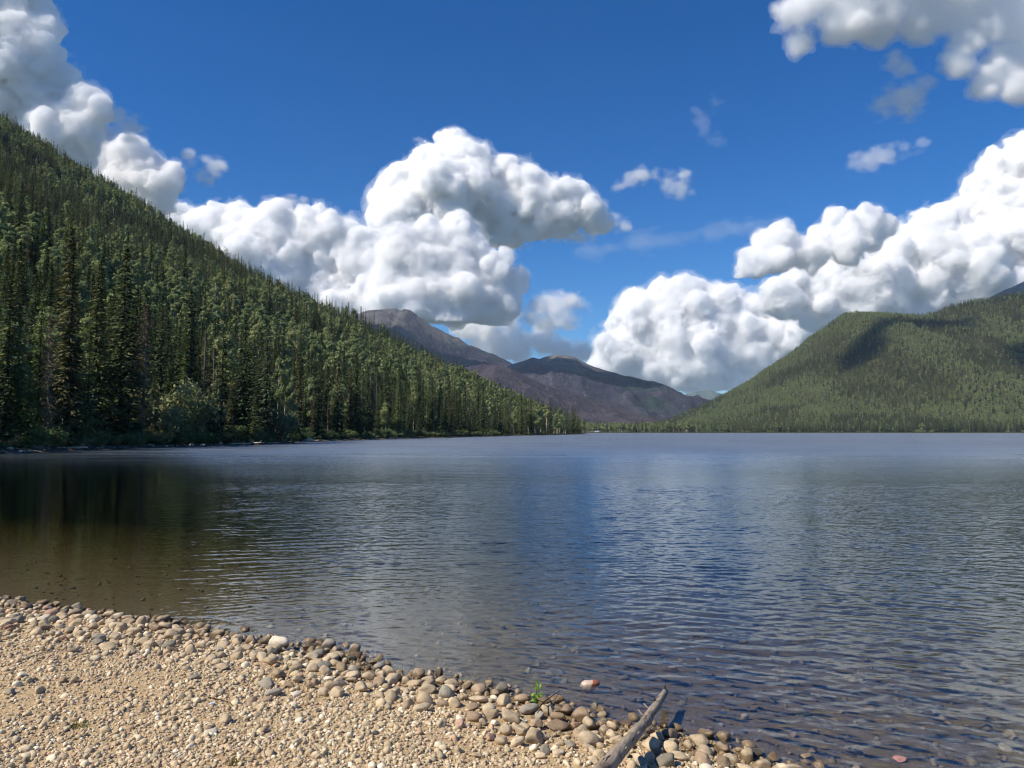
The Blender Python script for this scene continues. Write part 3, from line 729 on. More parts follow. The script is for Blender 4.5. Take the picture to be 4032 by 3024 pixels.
def broad_parts(seed, nleaf, leaf=.022, Rr=.2, z0=.38, nl=9, trunk_r=.011, lobes=16):
    g = np.random.default_rng(seed)
    tr = MB(); cr = MB()
    bend = g.normal(0, .02, 2)
    tip = .93
    P = [(bend[0] * z * z * 2, bend[1] * z * z * 2, z) for z in (-.02, .3, .6, tip)]
    tr.tube(P, [trunk_r, trunk_r * .8, trunk_r * .5, trunk_r * .12], 6)
    cs = []
    for i in range(lobes):
        t = z0 + (1.0 - z0) * (i + .5) / lobes
        u = (t - z0) / (1 - z0)
        e = Rr * math.sin(math.pi * min(1, .12 + .86 * u)) ** .6 * (1.05 - .35 * u)
        a = g.uniform(0, 6.28) + i * 2.4; rr = e * g.uniform(.25, .85)
        c = np.array([math.cos(a) * rr, math.sin(a) * rr, t + g.uniform(-.03, .03)])
        cs.append((c, e * g.uniform(.38, .62)))
        if i < nl * 2 and i % 2 == 0:
            zt = t - .10
            tr.tube([(bend[0] * zt * zt * 2, bend[1] * zt * zt * 2, zt), c * (.6, .6, 1) - np.array([0, 0, .02]), c], [trunk_r * .45, trunk_r * .3, trunk_r * .08], 4, False)
    cs.append((np.array([bend[0] * 2, bend[1] * 2, .93]), Rr * .32))
    for k in range(nleaf):
        c, r = cs[g.integers(len(cs))]
        d = g.normal(size=3); d /= np.linalg.norm(d)
        p = c + d * r * g.uniform(.35, 1.08) * np.array([1, 1, .85])
        if p[2] > 1.02: continue
        ax = g.normal(size=3); ax /= np.linalg.norm(ax); b = np.cross(ax, d + .01); b /= np.linalg.norm(b) + 1e-6
        l = leaf * g.uniform(.6, 1.3)
        cr.quad(p - ax * l * .5, p + b * l * .34, p + ax * l * .5, p - b * l * .34)
    return tr, cr
def snag_parts(seed, nbr=70, needles=0, Lr=.075):
    g = np.random.default_rng(seed); tr = MB(); cr = MB()
    tr.tube([(0, 0, -.02), (.004, 0, .35), (0, .004, .7), (.002, 0, .98)], [.0085, .0065, .004, .001], 6)
    for i in range(nbr):
        t = g.uniform(.12, .97); a = g.uniform(0, 6.28); L = Lr * (1.05 - t) ** .6 * g.uniform(.4, 1.2)
        e = np.array([math.cos(a) * L, math.sin(a) * L, t - L * g.uniform(.1, .7)])
        mid = np.array([math.cos(a) * L * .55, math.sin(a) * L * .55, t - L * .05])
        cr.tube([(0, 0, t), mid, e], [.0016, .0011, .0004], 3, False)
        for k in range(needles):
            p = mid + (e - mid) * g.uniform(-.6, 1); d = g.normal(size=3); d[2] -= .6; d /= np.linalg.norm(d); s_ = np.cross(d, g.normal(size=3)); l = .012 * g.uniform(.5, 1.3)
            cr.quad(p - d * l * .4, p + s_ * l * .2, p + d * l * .6, p - s_ * l * .2)
    return tr, cr
def shrub_parts(seed, nleaf, leaf=.075, Rr=.55):
    g = np.random.default_rng(seed); tr = MB(); cr = MB()
    cs = []
    for i in range(11):
        a = g.uniform(0, 6.28); rr = Rr * g.uniform(.1, .8); z = .2 + .62 * g.random() * (1 - .5 * rr / Rr)
        c = np.array([math.cos(a) * rr, math.sin(a) * rr, z]); cs.append((c, g.uniform(.16, .3)))
        tr.tube([(c[0] * .1, c[1] * .1, -.05), c * (.6, .6, .55), c], [.018, .012, .004], 4, False)
    for k in range(nleaf):
        c, r = cs[g.integers(len(cs))]; d = g.normal(size=3); d /= np.linalg.norm(d)
        p = c + d * r * g.uniform(.4, 1.08)
        if p[2] < .01: p[2] = abs(p[2]) + .02
        ax = g.normal(size=3); ax /= np.linalg.norm(ax); b = np.cross(ax, d + .01); b /= np.linalg.norm(b) + 1e-6
        l = leaf * g.uniform(.6, 1.3)
        cr.quad(p - ax * l * .5, p + b * l * .32, p + ax * l * .5, p - b * l * .32)
    return tr, cr

def proto(kind, tr, cr, mt, mc):
    return dict(kind=kind, trunk=tr.mesh(kind + '_trunk', [mt]), crown=cr.mesh(kind + '_crown', [mc]))
PROTO = {'spruce': [], 'aspen': [], 'snag': [], 'shrub': []}
SPR_LOOK = []
for i, (mi, Rr, rag, gap, look) in enumerate([(0, .122, .30, .08, 'dense dark green spruce'), (1, .112, .34, .10, 'dense olive green spruce'),
                                              (2, .135, .26, .08, 'broad blue green spruce'), (0, .100, .40, .18, 'thin ragged dark spruce'),
                                              (3, .125, .24, .08, 'bright yellow green young conifer'), (1, .092, .45, .22, 'slim sparse brownish olive spruce')]):
    tr, cr = spruce_parts(100 + i, 64, 11, 10, Rr, gap=gap, ragged=rag, leaf=.023)
    PROTO['spruce'].append(proto('spruce', tr, cr, M_BARK, M_SPR[mi])); SPR_LOOK.append(look)
ASP_LOOK = ['rounded pale green aspen, white trunk,', 'oval light green birch, white trunk,', 'narrow yellow green aspen, bare white trunk,']
for i, (mi, Rr, z0) in enumerate([(0, .20, .36), (1, .17, .28), (0, .14, .52)]):
    tr, cr = broad_parts(200 + i, 5200, .030, Rr * 1.12, z0)
    PROTO['aspen'].append(proto('aspen', tr, cr, M_ASPBARK, M_ASP[mi]))
SNAG_LOOK = ['bare grey dead conifer with broken side branches', 'dead brown conifer still hung with brown needles', 'bleached dead trunk with few branch stubs']
for i, (n_, nd, L_) in enumerate([(110, 0, .085), (300, 14, .10), (34, 0, .05)]):
    tr, cr = snag_parts(300 + i, n_, nd, L_)
    PROTO['snag'].append(proto('snag', tr, cr, M_DEAD, M_BROWN if nd else M_DEAD))
SHRUB_LOOK = ['rounded olive willow bush', 'fresh green alder bush', 'low spreading green bush']
for i, (mi, Rr) in enumerate([(0, .55), (1, .5), (1, .8)]):
    tr, cr = shrub_parts(400 + i, 2600, .07, Rr)
    PROTO['shrub'].append(proto('shrub', tr, cr, M_DEAD, M_WIL[mi]))

# ---- cheaper versions of the same trees for the forests that read as one mass
PC = bpy.data.collections.new('forest_sources')
def lod(name, tr, cr, mt, mc):
    m = MB(); m.v = list(tr.v) + list(cr.v); n = tr.n
    m.t = list(tr.t) + [tuple(x + n for x in f) for f in cr.t]; m.q = list(tr.q) + [tuple(x + n for x in f) for f in cr.q]
    mi = [0] * len(tr.t) + [1] * len(cr.t) + [0] * len(tr.q) + [1] * len(cr.q)
    F = [f for f in (m.t, m.q) if f]
    me = mesh_np(name, np.array(m.v), [np.array(f) for f in F], [mt, mc], False, mi)
    return bpy.data.objects.new(name, me)
LODS = []
def add_lod(o):
    o.name = '%02d_' % len(LODS) + o.name; PC.objects.link(o); LODS.append(o); return len(LODS) - 1
L_SPR = [add_lod(lod('spruce', *spruce_parts(500 + i, 26, 7, 4, Rr, leaf=.042, gap=.12), M_BARK, M_SPR[mi])) for i, (mi, Rr) in enumerate([(0, .125), (1, .125), (2, .135), (0, .105), (3, .125), (1, .11)])]
L_ASP = [add_lod(lod('aspen', *broad_parts(600 + i, 480, .08, Rr * 1.1, z0), M_ASPBARK, M_ASP[mi])) for i, (mi, Rr, z0) in enumerate([(0, .20, .36), (1, .17, .28), (0, .15, .5)])]
L_SNAG = [add_lod(lod('snag', *snag_parts(700 + i, 40, nd, .08), M_DEAD, M_BROWN if nd else M_DEAD)) for i, nd in enumerate([0, 5])]
L_BURN = [add_lod(lod('burnt_trunk', *snag_parts(720 + i, 16, 0, .07), M_BURN, M_BURN)) for i in range(2)]
L_SHR = [add_lod(lod('shrub', *shrub_parts(740 + i, 420, .16, .6), M_DEAD, M_WIL[i])) for i in range(2)]

def scatter(name, pts, rot, scl, idx, coll, label=None, cat=None):
    """one object that carries instances of the meshes in coll on its points (a mass nobody could count)"""
    me = bpy.data.meshes.new(name); n = len(pts)
    me.vertices.add(n); me.vertices.foreach_set('co', np.asarray(pts, np.float32).ravel())
    for nm, ty, key, arr in (('rot', 'FLOAT_VECTOR', 'vector', rot), ('scl', 'FLOAT_VECTOR', 'vector', scl), ('idx', 'INT', 'value', idx)):
        at = me.attributes.new(nm, ty, 'POINT'); at.data.foreach_set(key, np.asarray(arr, np.int32 if ty == 'INT' else np.float32).ravel())
    o = obj(name, me)
    g = bpy.data.node_groups.new(name + '_nodes', 'GeometryNodeTree')
    g.interface.new_socket('Geometry', in_out='INPUT', socket_type='NodeSocketGeometry'); g.interface.new_socket('Geometry', in_out='OUTPUT', socket_type='NodeSocketGeometry')
    N = g.nodes; Lk = g.links
    gi = N.new('NodeGroupInput'); go = N.new('NodeGroupOutput'); ip = N.new('GeometryNodeInstanceOnPoints'); ci = N.new('GeometryNodeCollectionInfo')
    ci.inputs['Collection'].default_value = coll; ci.inputs['Separate Children'].default_value = True; ci.inputs['Reset Children'].default_value = True
    def attr(nm, ty):
        a = N.new('GeometryNodeInputNamedAttribute'); a.data_type = ty; a.inputs[0].default_value = nm
        return a.outputs[0]
    e2r = N.new('FunctionNodeEulerToRotation'); Lk.new(attr('rot', 'FLOAT_VECTOR'), e2r.inputs[0])
    ip.inputs['Pick Instance'].default_value = True
    Lk.new(gi.outputs[0], ip.inputs['Points']); Lk.new(ci.outputs[0], ip.inputs['Instance']); Lk.new(e2r.outputs[0], ip.inputs['Rotation'])
    Lk.new(attr('scl', 'FLOAT_VECTOR'), ip.inputs['Scale']); Lk.new(attr('idx', 'INT'), ip.inputs['Instance Index']); Lk.new(ip.outputs[0], go.inputs[0])
    md = o.modifiers.new('scatter', 'NODES'); md.node_group = g
    tag(o, label, cat, kind='stuff')
    return o

def place(kind, var, loc, h, rz, label, group=None, width=1.0, parts=True):
    pr = PROTO[kind][var]
    nm = {'spruce': 'spruce_tree', 'aspen': 'aspen_tree', 'snag': 'dead_tree', 'shrub': 'bush'}[kind]
    e = empty(nm, loc, rz, (h * width, h * width, h))
    obj('trunk' if kind != 'shrub' else 'stems', pr['trunk'], e)
    c_ = obj('crown' if kind in ('spruce', 'aspen') else ('branches' if kind == 'snag' else 'foliage'), pr['crown'], e)
    if kind == 'snag': c_['kind'] = 'stuff'
    tag(e, label, {'spruce': 'tree', 'aspen': 'tree', 'snag': 'dead tree', 'shrub': 'bush'}[kind], group)
    return e

# ---- hand placed trees of the left shore: (px of trunk, px row of the tip, metres behind the waterline, kind, variant, width, label)
NEAR = [(17, 1075, 5, 'spruce', 0, 1.1, 'tall dark spruce at the dark end of the wooded shore'),
        (65, 1215, 4, 'spruce', 4, .8, 'slim bright green conifer next to the tall dark spruce'),
        (148, 1140, 6, 'spruce', 4, .85, 'tall bright green conifer beside the dead trunk at the waterside'),
        (110, 1440, 2.5, 'spruce', 4, 1.2, 'short bright conifer in front of the bright green pair'),
        (185, 1230, 4, 'snag', 1, 1.0, 'tall dead conifer with brown needles beside the tallest spruce'),
        (254, 885, 6, 'spruce', 1, 1.0, 'tallest olive spruce on the wooded shore'),
        (375, 1010, 7, 'spruce', 1, .95, 'olive spruce with tiered boughs between two taller dark spruces'),
        (478, 965, 6, 'spruce', 0, 1.15, 'tall dense spruce dark on one side and lit on the other'),
        (345, 1290, 4, 'spruce', 4, .8, 'young green conifer under the tiered olive spruce'),
        (562, 1180, 5, 'snag', 1, 1.25, 'brown dead conifer standing beside the round willow'),
        (655, 1440, 5, 'shrub', 0, .85, 'large rounded olive willow behind the shore bushes'),
        (748, 1455, 6, 'shrub', 0, .75, 'pale olive willow crown next to the large rounded willow'),
        (720, 1385, 7, 'spruce', 4, .85, 'light green young conifer rising between the willows'),
        (855, 1415, 3, 'spruce', 2, 1.15, 'broad blue green spruce standing right at the bank'),
        (958, 1232, 6, 'spruce', 0, 1.0, 'tall spruce with brown green tiers behind the bank'),
        (905, 1500, 4, 'spruce', 1, 1.0, 'short brownish spruce leaning on the tall tiered spruce'),
        (1000, 1560, 2.5, 'spruce', 1, 1.1, 'lit low spruce with drooping boughs over the driftwood'),
        (1050, 1275, 8, 'spruce', 2, 1.0, 'tall blue green spruce beside the white birch trunks'),
        (1092, 1400, 10, 'aspen', 2, .6, 'slim birch with a long bare white trunk'),
        (1118, 1395, 11, 'aspen', 2, .6, 'slim birch with a twin white trunk by the pale aspen'),
        (1148, 1472, 5, 'aspen', 1, .6, 'pale yellow green poplar glowing beside the birch trunks'),
        (1175, 1400, 8, 'spruce', 1, .9, 'brown topped spruce behind the pale poplar'),
        (1110, 1575, 4, 'shrub', 0, .75, 'grey olive bush below the white birch trunks'),
        (1165, 1630, 3, 'spruce', 1, 1.3, 'stumpy lit conifer beside the grey olive bush'),
        (1255, 1395, 8, 'spruce', 0, 1.0, 'dark spruce with a black shaded side past the poplar'),
        (1330, 1400, 9, 'spruce', 3, 1.0, 'ragged spruce with a bleached dead trunk in front'),
        (1290, 1560, 6, 'snag', 2, 1.2, 'thin bleached dead trunk leaning in the waterside thicket'),
        (1400, 1380, 10, 'spruce', 0, 1.0, 'dark tall spruce near the bend of the shore'),
        (625, 1150, 16, 'spruce', 3, 1.0, 'gappy dark spruce behind the brown dead conifer'),
        (800, 1290, 16, 'snag', 0, 1.1, 'tall bare grey dead conifer among the spruces'),
        (835, 1320, 17, 'snag', 0, 1.0, 'second bare grey dead conifer close to the taller one'),
        (880, 1310, 18, 'aspen', 0, .9, 'light green aspen crown above the bare dead conifers')]
rg = np.random.default_rng(77)
placed = []
def shore_depth(px):
    """depth at which the view column px meets the left shore"""
    Ys = np.linspace(66, 720, 4000)
    d = (px - 2016) / F_PX * Ys - left_x(Ys)          # > 0 over water
    k = np.nonzero(d <= 0)[0]
    return float(Ys[k[0]]) if len(k) else 700.0
for (px, top, back, kind, var, wd, lab) in NEAR:
    Y = shore_depth(px) + back * 1.3
    X = at_y(px, 1700, Y)[0]
    z = float(left_h(np.array([X]), np.array([Y]))[0])
    h = at_y(px, top, Y)[2] - z
    place(kind, var, (X, Y, z - .05), max(h, .8), rg.uniform(0, 6.28), lab, width=wd if kind != 'shrub' else 1.0 * wd)
    placed.append((X, Y, h * .09))
# ---- the rest of the left forest: everything is generated once; the trees that show largest become things, the rest one mass
def grid_pts(x0, x1, y0, y1, sp, g):
    xs = np.arange(x0, x1, sp); ys = np.arange(y0, y1, sp)
    X, Y = np.meshgrid(xs, ys, indexing='ij')
    X = X + g.uniform(-.48, .48, X.shape) * sp; Y = Y + g.uniform(-.48, .48, Y.shape) * sp
    return X.ravel(), Y.ravel()
g = np.random.default_rng(5)
Xa, Ya = grid_pts(-800, 120, 64, 1300, 4.6, g)
ua = left_x(Ya) - Xa
keep = (ua > 4.5) & (np.abs(Xa / Ya) < .86)
# denser close to the shore, thinner far away where crowns overlap in view
keep &= g.random(len(Xa)) < np.interp(Ya, [80, 250, 700, 1200], [1, .9, .62, .5])
Xa, Ya, ua = Xa[keep], Ya[keep], ua[keep]
for (x, y, r) in placed:
    k = np.hypot(Xa - x, Ya - y) > r + .9
    Xa, Ya, ua = Xa[k], Ya[k], ua[k]
Za = left_h(Xa, Ya)
n = len(Xa)
dec = 1.5 * fbm(Xa / 105., Ya / 105. + ua / 80., oct=3, seed=91)
dec = dec + .28 * np.exp(-((ua - 95) / 60.) ** 2) * sstep(120, 220, Ya) + .16 * sstep(300, 600, Ya) * sstep(220, 60, ua) - .25 * sstep(230, 380, ua)
dec = dec - .55 * (1 - sstep(12, 45, ua))
patch = np.exp(-(((Xa + 145) / 45) ** 2 + ((Ya - 235) / 40) ** 2)); dec = dec + .9 * patch
r_ = g.random(n)
kind = np.where(r_ < np.clip(.20 + 1.25 * dec, .06, .9), 1, 0)
kind = np.where((g.random(n) < .055) & (kind == 0), 2, kind)
H = np.where(kind == 0, g.normal(17, 3.6, n), np.where(kind == 1, g.normal(14.5, 2.2, n), g.normal(15, 3, n)))
H = np.clip(H, 6, 26) * np.interp(Ya, [80, 300, 900], [1.0, 1.05, 1.0])
small = g.random(n) < .24; H = np.where(small, H * g.uniform(.4, .75, n), H) * (1 + .22 * fbm(Xa / 60., Ya / 60., oct=2, seed=94))
W = g.uniform(.85, 1.2, n)
tone = 1.5 * fbm(Xa / 80., Ya / 80., oct=2, seed=93) + g.normal(0, .22, n)
var = np.where(kind == 0, np.select([tone < -.32, tone < -.05, tone < .15, tone < .34, tone < .52], [3, 0, 2, 0, 1], 5), np.where(kind == 1, g.integers(0, 3, n), (g.random(n) < .6).astype(int)))
var = np.where((kind == 0) & (g.random(n) < .04), 4, var)
# what shows: walk from near to far with a running skyline for each picture column
P = np.stack([Xa, Ya, Za], 1); T = P.copy(); T[:, 2] += H
px, pyb = px_of(P); _, pyt = px_of(T)
order = np.argsort(Ya)
sky_row = np.full(1100, 1790.0)
vis = np.zeros(n)
for i in order:
    c = int(px[i] / 4)
    if c < 1 or c >= 1007: continue
    wpx = max(1, int(.07 * H[i] * W[i] / Ya[i] * F_PX / 4))
    a, b = max(c - wpx, 0), min(c + wpx + 1, 1008)
    seg = sky_row[a:b]
    v = np.clip(np.minimum(seg, pyb[i]) - pyt[i], 0, None)
    vis[i] = v.sum() * 4
    prof = pyt[i] + np.abs(np.arange(a, b) - c) / (wpx + 1) * (pyb[i] - pyt[i]) * .8
    sky_row[a:b] = np.minimum(seg, prof)
LIM = {0: 270, 1: 170, 2: 90}
single = np.zeros(n, bool)
for k_, lim in LIM.items():
    q = np.nonzero((kind == k_) & (vis > 150))[0]
    q = q[np.argsort(-vis[q])][:lim]; single[q] = True
KN = ['spruce', 'aspen', 'snag']; LOOK = [SPR_LOOK, ASP_LOOK, SNAG_LOOK]
sidx = np.nonzero(single)[0]
for i in sidx:
    where = 'in the shore front row' if ua[i] < 14 else ('just behind the waterside trees' if ua[i] < 40 else ('on the lower left slope' if ua[i] < 110 else 'high on the left slope'))
    if Ya[i] > 330 and ua[i] < 60: where = 'on the wooded point'
    sz_ = 'tall ' if H[i] > 18.5 else ('short ' if H[i] < 10.5 else '')
    dd_ = np.hypot(Xa[sidx] - Xa[i], Ya[sidx] - Ya[i]); dd_[sidx == i] = 99
    j = sidx[np.argmin(dd_)]
    nm_ = [['a dark spruce', 'an olive spruce', 'a blue green spruce', 'a thin dark spruce', 'a bright conifer', 'a brownish spruce'], ['a round aspen', 'a birch', 'a narrow aspen'], ['a bare dead tree', 'a brown dead tree', 'a bleached trunk']][kind[j]][var[j]]
    by = '' if dd_.min() > 9 else (' beside ' if dd_.min() < 5 else ' near ') + nm_
    lab = sz_ + LOOK[kind[i]][var[i]] + ' ' + where + by
    place(KN[kind[i]], int(var[i]), (Xa[i], Ya[i], Za[i] - .1), H[i], g.uniform(0, 6.28), ' '.join(lab.split()[:16]), 'left slope ' + ['conifers', 'broadleaf trees', 'dead trees'][kind[i]] + ', ' + where, W[i])
rest = np.nonzero(~single)[0]
li = np.where(kind == 0, np.array(L_SPR)[np.minimum(var, 5)], np.where(kind == 1, np.array(L_ASP)[np.minimum(var, 2)], np.array(L_SNAG)[np.minimum(var, 1)]))
def zrot(n, g): return np.stack([g.normal(0, .03, n), g.normal(0, .03, n), g.uniform(0, 6.28, n)], 1)
scatter('left_forest', np.stack([Xa, Ya, Za - .1], 1)[rest], zrot(len(rest), g), np.stack([H * W, H * W, H], 1)[rest], li[rest], PC, 'dense mixed forest covering the steep left hillside', 'forest')
# bushes along the left shore
ys = np.concatenate([np.arange(74, 200, 1.5), np.arange(200, 420, 2.6), np.arange(420, 700, 5)])
nb = 0
for y in ys:
    y = y + g.uniform(-.8, .8)
    for rep in range(2):
        u = g.uniform(3.0, 9.5) if rep else g.uniform(2.2, 4.5)
        if g.random() < .25: continue
        x = float(left_x(np.array([y]))[0]) - u
        h = g.uniform(1.2, 3.4) * (1 if u > 3.5 else .7)
        v = int(g.integers(0, 3)); sz_ = 'tall ' if h > 2.6 else ('' if h > 1.7 else 'small '); z = float(left_h(np.array([x]), np.array([y]))[0])
        p0 = px_of(np.array([x, y, z]))[0]
        if p0 < -80 or nb >= 230: continue
        nb += 1
        place('shrub', v, (x, y, z - .05), h, g.uniform(0, 6.28), sz_ + SHRUB_LOOK[v] + (' at the edge of the gravel bank' if u < 4.5 else ' under the front spruces') + (' on the wooded point' if y > 330 else ''), 'bushes along the wooded shore' + (' edge' if u < 4.5 else ''), g.uniform(.9, 1.5))

# right hillside and the trees at the head of the lake
Xb, Yb = grid_pts(60, 2300, 1330, 2750, 6.2, g)
vb = Yb - right_shore(Xb)
keep = (vb > 9) & (Xb / Yb < .80) & (Xb / Yb > .03) & ~((Xb / Yb < .16) & (vb > 300))
keep &= g.random(len(Xb)) < np.interp(vb, [0, 200, 1000, 1300], [1, .8, .7, .9])
Xb, Yb, vb = Xb[keep], Yb[keep], vb[keep]
Zb = right_h(Xb, Yb); n = len(Xb)
dec = 1.4 * fbm(Xb / 150., Yb / 220., oct=4, seed=95) + .22 * sstep(700, 1500, Xb) * sstep(700, 100, vb) + .08
kb = np.where(g.random(n) < np.clip(.15 + 1.1 * dec, .05, .85), 1, 0); kb = np.where((kb == 0) & (g.random(n) < .05), 2, kb)
kb = np.where(vb < 22, np.where(g.random(n) < .25, 3, kb), kb)
Hb = np.where(kb == 0, g.normal(14, 3.2, n), np.where(kb == 1, g.normal(12, 2.2, n), np.where(kb == 2, g.normal(14, 3, n), g.normal(4, 1, n))))
Hb = np.clip(Hb, 2.5, 25); Wb = g.uniform(1.1, 1.6, n); Hb = Hb * np.interp(vb, [0, 60, 300], [1.25, 1.1, .95])
tone = 1.5 * fbm(Xb / 120., Yb / 120., oct=3, seed=97) + g.normal(0, .22, n); Hb = Hb * (1 + .25 * fbm(Xb / 80., Yb / 80., oct=2, seed=98))
vb_ = np.where(kb == 0, np.select([tone < -.3, tone < .1, tone < .3, tone < .5], [3, 0, 2, 1], 5), np.where(kb == 1, g.integers(0, 3, n), g.integers(0, 2, n)))
lb = np.select([kb == 0, kb == 1, kb == 2], [np.array(L_SPR)[np.minimum(vb_, 5)], np.array(L_ASP)[np.minimum(vb_, 2)], np.array(L_SNAG)[np.minimum(vb_, 1)]], np.array(L_SHR)[np.minimum(vb_, 1)])
scatter('right_forest', np.stack([Xb, Yb, Zb - .2], 1), zrot(n, g), np.stack([Hb * Wb, Hb * Wb, Hb], 1), lb, PC, 'mixed green forest covering the right hillside down to the far shore', 'forest')
# burnt standing trunks on the burnt hill and mountain
for nm, o_, cnt, hh, lab in (('burnt_forest', mB, 16000, 13, 'standing burnt trunks on the brown hill beyond the lake'), ('far_burnt_forest', mC, 14000, 14, 'thin burnt trunks along the slopes of the burnt mountain')):
    me = o_.data; co = np.empty(len(me.vertices) * 3, np.float32); me.vertices.foreach_get('co', co); co = co.reshape(-1, 3)
    poly = np.empty(len(me.polygons) * 4, np.int32); me.polygons.foreach_get('vertices', poly); poly = poly.reshape(-1, 4)
    f = g.integers(0, len(poly), cnt); a, b = g.random(cnt)[:, None], g.random(cnt)[:, None]
    q = co[poly[f]]; pt = (q[:, 0] * (1 - a) + q[:, 1] * a) * (1 - b) + (q[:, 3] * (1 - a) + q[:, 2] * a) * b
    ok = (pt[:, 2] > 4) & (fbm(pt[:, 0] / 140, pt[:, 1] / 140, oct=2, seed=99) > -.25) & (pt[:, 2] < (330 if nm.startswith('far') else 1e9)); pt = pt[ok]; m_ = len(pt)
    h_ = g.uniform(.6, 1.2, m_) * hh
    scatter(nm, pt - np.array([0, 0, .5]), zrot(m_, g), np.stack([h_ * 1.6, h_ * 1.6, h_], 1), g.choice(L_BURN, m_), PC, lab, 'forest')
print('TREES left', len(Xa), 'single', single.sum(), 'right', len(Xb), 'bushes', nb)
# ---------------------------------------------------------------- beach stones
def mat_stone(name, cols, wet=True, scale=9):
    s = NT(name); oi = s.n('ShaderNodeObjectInfo'); rnd = oi.outputs['Random']
    p = s.pos(); op = s.n('ShaderNodeTexCoord').outputs['Object']
    n_ = len(cols)
    c = s.ramp(rnd, [((k + .0) / n_, cols[k]) for k in range(n_)], 'CONSTANT')
    v = s.math('FRACT', s.math('MULTIPLY', rnd, 13.7))
    c = s.mix(1.0, c, s.ramp(v, [(0, .84), (1, 1.14)]), 'MULTIPLY')
    sp = s.noise(s.vm('ADD', op, s.vm('SCALE', (31., 17., 5.), rnd)), 1.6, 5, .65)
    c = s.mix(1.0, c, s.ramp(sp, [(.25, .66), (.5, 1.0), (.8, 1.28)]), 'MULTIPLY')
    fine = s.noise(p, 260, 2, .6)
    c = s.mix(1.0, c, s.ramp(fine, [(.3, .82), (.7, 1.14)]), 'MULTIPLY')
    z = s.n('ShaderNodeSeparateXYZ', {0: p}).outputs[2]
    ro = .85
    if wet:
        w_ = s.mapr(s.math('ADD', z, s.math('MULTIPLY', s.noise(p, 9, 2), .05)), .075, .10)      # water line: wet stone below
        c = s.mix(w_, s.mix(1.0, c, (.50, .46, .41), 'MULTIPLY'), c)
        ro = s.mapr(w_, 0, 1, .3, .88)
    b = s.n('ShaderNodeBump', {'Height': s.noise(p, 70, 4, .65), 'Strength': .5, 'Distance': .008})
    return s.surf(s.n('ShaderNodeBsdfPrincipled', {'Base Color': c, 'Roughness': ro, 'Normal': b.outputs[0], 'Specular IOR Level': .3}).outputs[0])
TAN = [srgb(180, 161, 131), srgb(190, 171, 141), srgb(171, 152, 123), srgb(183, 164, 135), srgb(175, 156, 127)]
M_TAN = mat_stone('tan_stone', TAN)
M_GREY = mat_stone('grey_stone', [srgb(147, 138, 120), srgb(131, 124, 109), srgb(157, 148, 132)])
M_BRN = mat_stone('brown_stone', [srgb(151, 130, 106), srgb(137, 118, 95), srgb(159, 138, 113)])
M_PINK = mat_stone('pinkish_stone', [srgb(177, 146, 123), srgb(169, 142, 122), srgb(163, 132, 111)])
M_PALE = mat_stone('pale_stone', [srgb(197, 183, 156), srgb(204, 193, 171), srgb(191, 175, 147)])
M_PEB = mat_stone('pebbles', [srgb(189, 169, 137), srgb(197, 179, 147), srgb(183, 164, 133), srgb(193, 173, 141), srgb(187, 168, 137), srgb(211, 194, 163), srgb(225, 212, 185), srgb(167, 152, 126), srgb(189, 160, 129), srgb(203, 184, 151), srgb(159, 138, 113), srgb(199, 177, 143)])
M_BEDSTONE = mat_stone('lakebed_stone', [srgb(116, 106, 90), srgb(108, 100, 84), srgb(140, 128, 108), srgb(98, 90, 78), srgb(126, 112, 96)], wet=False)
def stone_mesh(name, seed, sub, rough=.22, ang=0.5, flat=.72):
    g_ = np.random.default_rng(seed)
    bm = bmesh.new(); bmesh.ops.create_icosphere(bm, subdivisions=sub, radius=1)
    V = np.array([v.co[:] for v in bm.verts]); F = np.array([[v.index for v in f.verts] for f in bm.faces]); bm.free()
    # cut by a few random planes for worn facets, then noise
    for _ in range(int(7 + ang * 9)):
        d = g_.normal(size=3); d /= np.linalg.norm(d); lim = g_.uniform(.48, .88)
        q = V @ d; V = V - d * np.clip(q - lim, 0, None)[:, None] * (.9 if ang > .3 else .7)
    n_ = fbm(V[:, 0] * 1.3 + seed, V[:, 1] * 1.3, V[:, 2] * 1.3, oct=3, seed=seed)
    V = V * (1 + rough * n_)[:, None] * np.array([1.0, g_.uniform(.68, .95), flat * g_.uniform(.8, 1.1)])
    return V, F
STV = [stone_mesh('stone', 20 + i, 3, .24, a, f) for i, (a, f) in enumerate([(.2, .74), (.6, .7), (.9, .62), (.1, .82), (1.0, .8), (.4, .55), (.8, .9), (.3, .68)])]
LOWV = [stone_mesh('stone', 60 + i, 2, .26, a, f) for i, (a, f) in enumerate([(.2, .7), (.7, .6), (1.0, .7), (.3, .55), (.9, .5), (.1, .8), (.6, .75), (.9, .9)])]
_sm = {}
def stone_data(v, mat):
    if (v, mat.name) not in _sm: _sm[(v, mat.name)] = mesh_np('stone', STV[v][0], STV[v][1], [mat], smooth=True)
    return _sm[(v, mat.name)]
def ground_h(x, y): return float(beach_h(np.array([x]), np.array([y]))[0])
def at_ground(px, py):
    z = 0.1
    for _ in range(8):
        P_ = at_z(px, py, z); z = max(ground_h(P_[0], P_[1]), -3)
    return P_[0], P_[1], z
def stone(px, py, wpx, v, mat, label, tall=1.0, sink=.3, rot=None, water=False, rx=0., name='beach_stone', narrow=1.0):
    """px,py: centre of the stone in the photograph; wpx: its width there"""
    x, y, z = at_ground(px, py + wpx * .22)
    r = wpx / F_PX * math.hypot(y, CAM_H) / 2
    o = obj(name, stone_data(v, mat)); o.location = (x, y, z + r * .6 * tall * (1 - sink))
    o.scale = (r * narrow, r, r * tall); o.rotation_euler = (rx, 0, rg.uniform(0, 6.28) if rot is None else rot)
    tag(o, label, 'stone'); taken.append((x, y, r)); return o
taken = []
rg = np.random.default_rng(9)
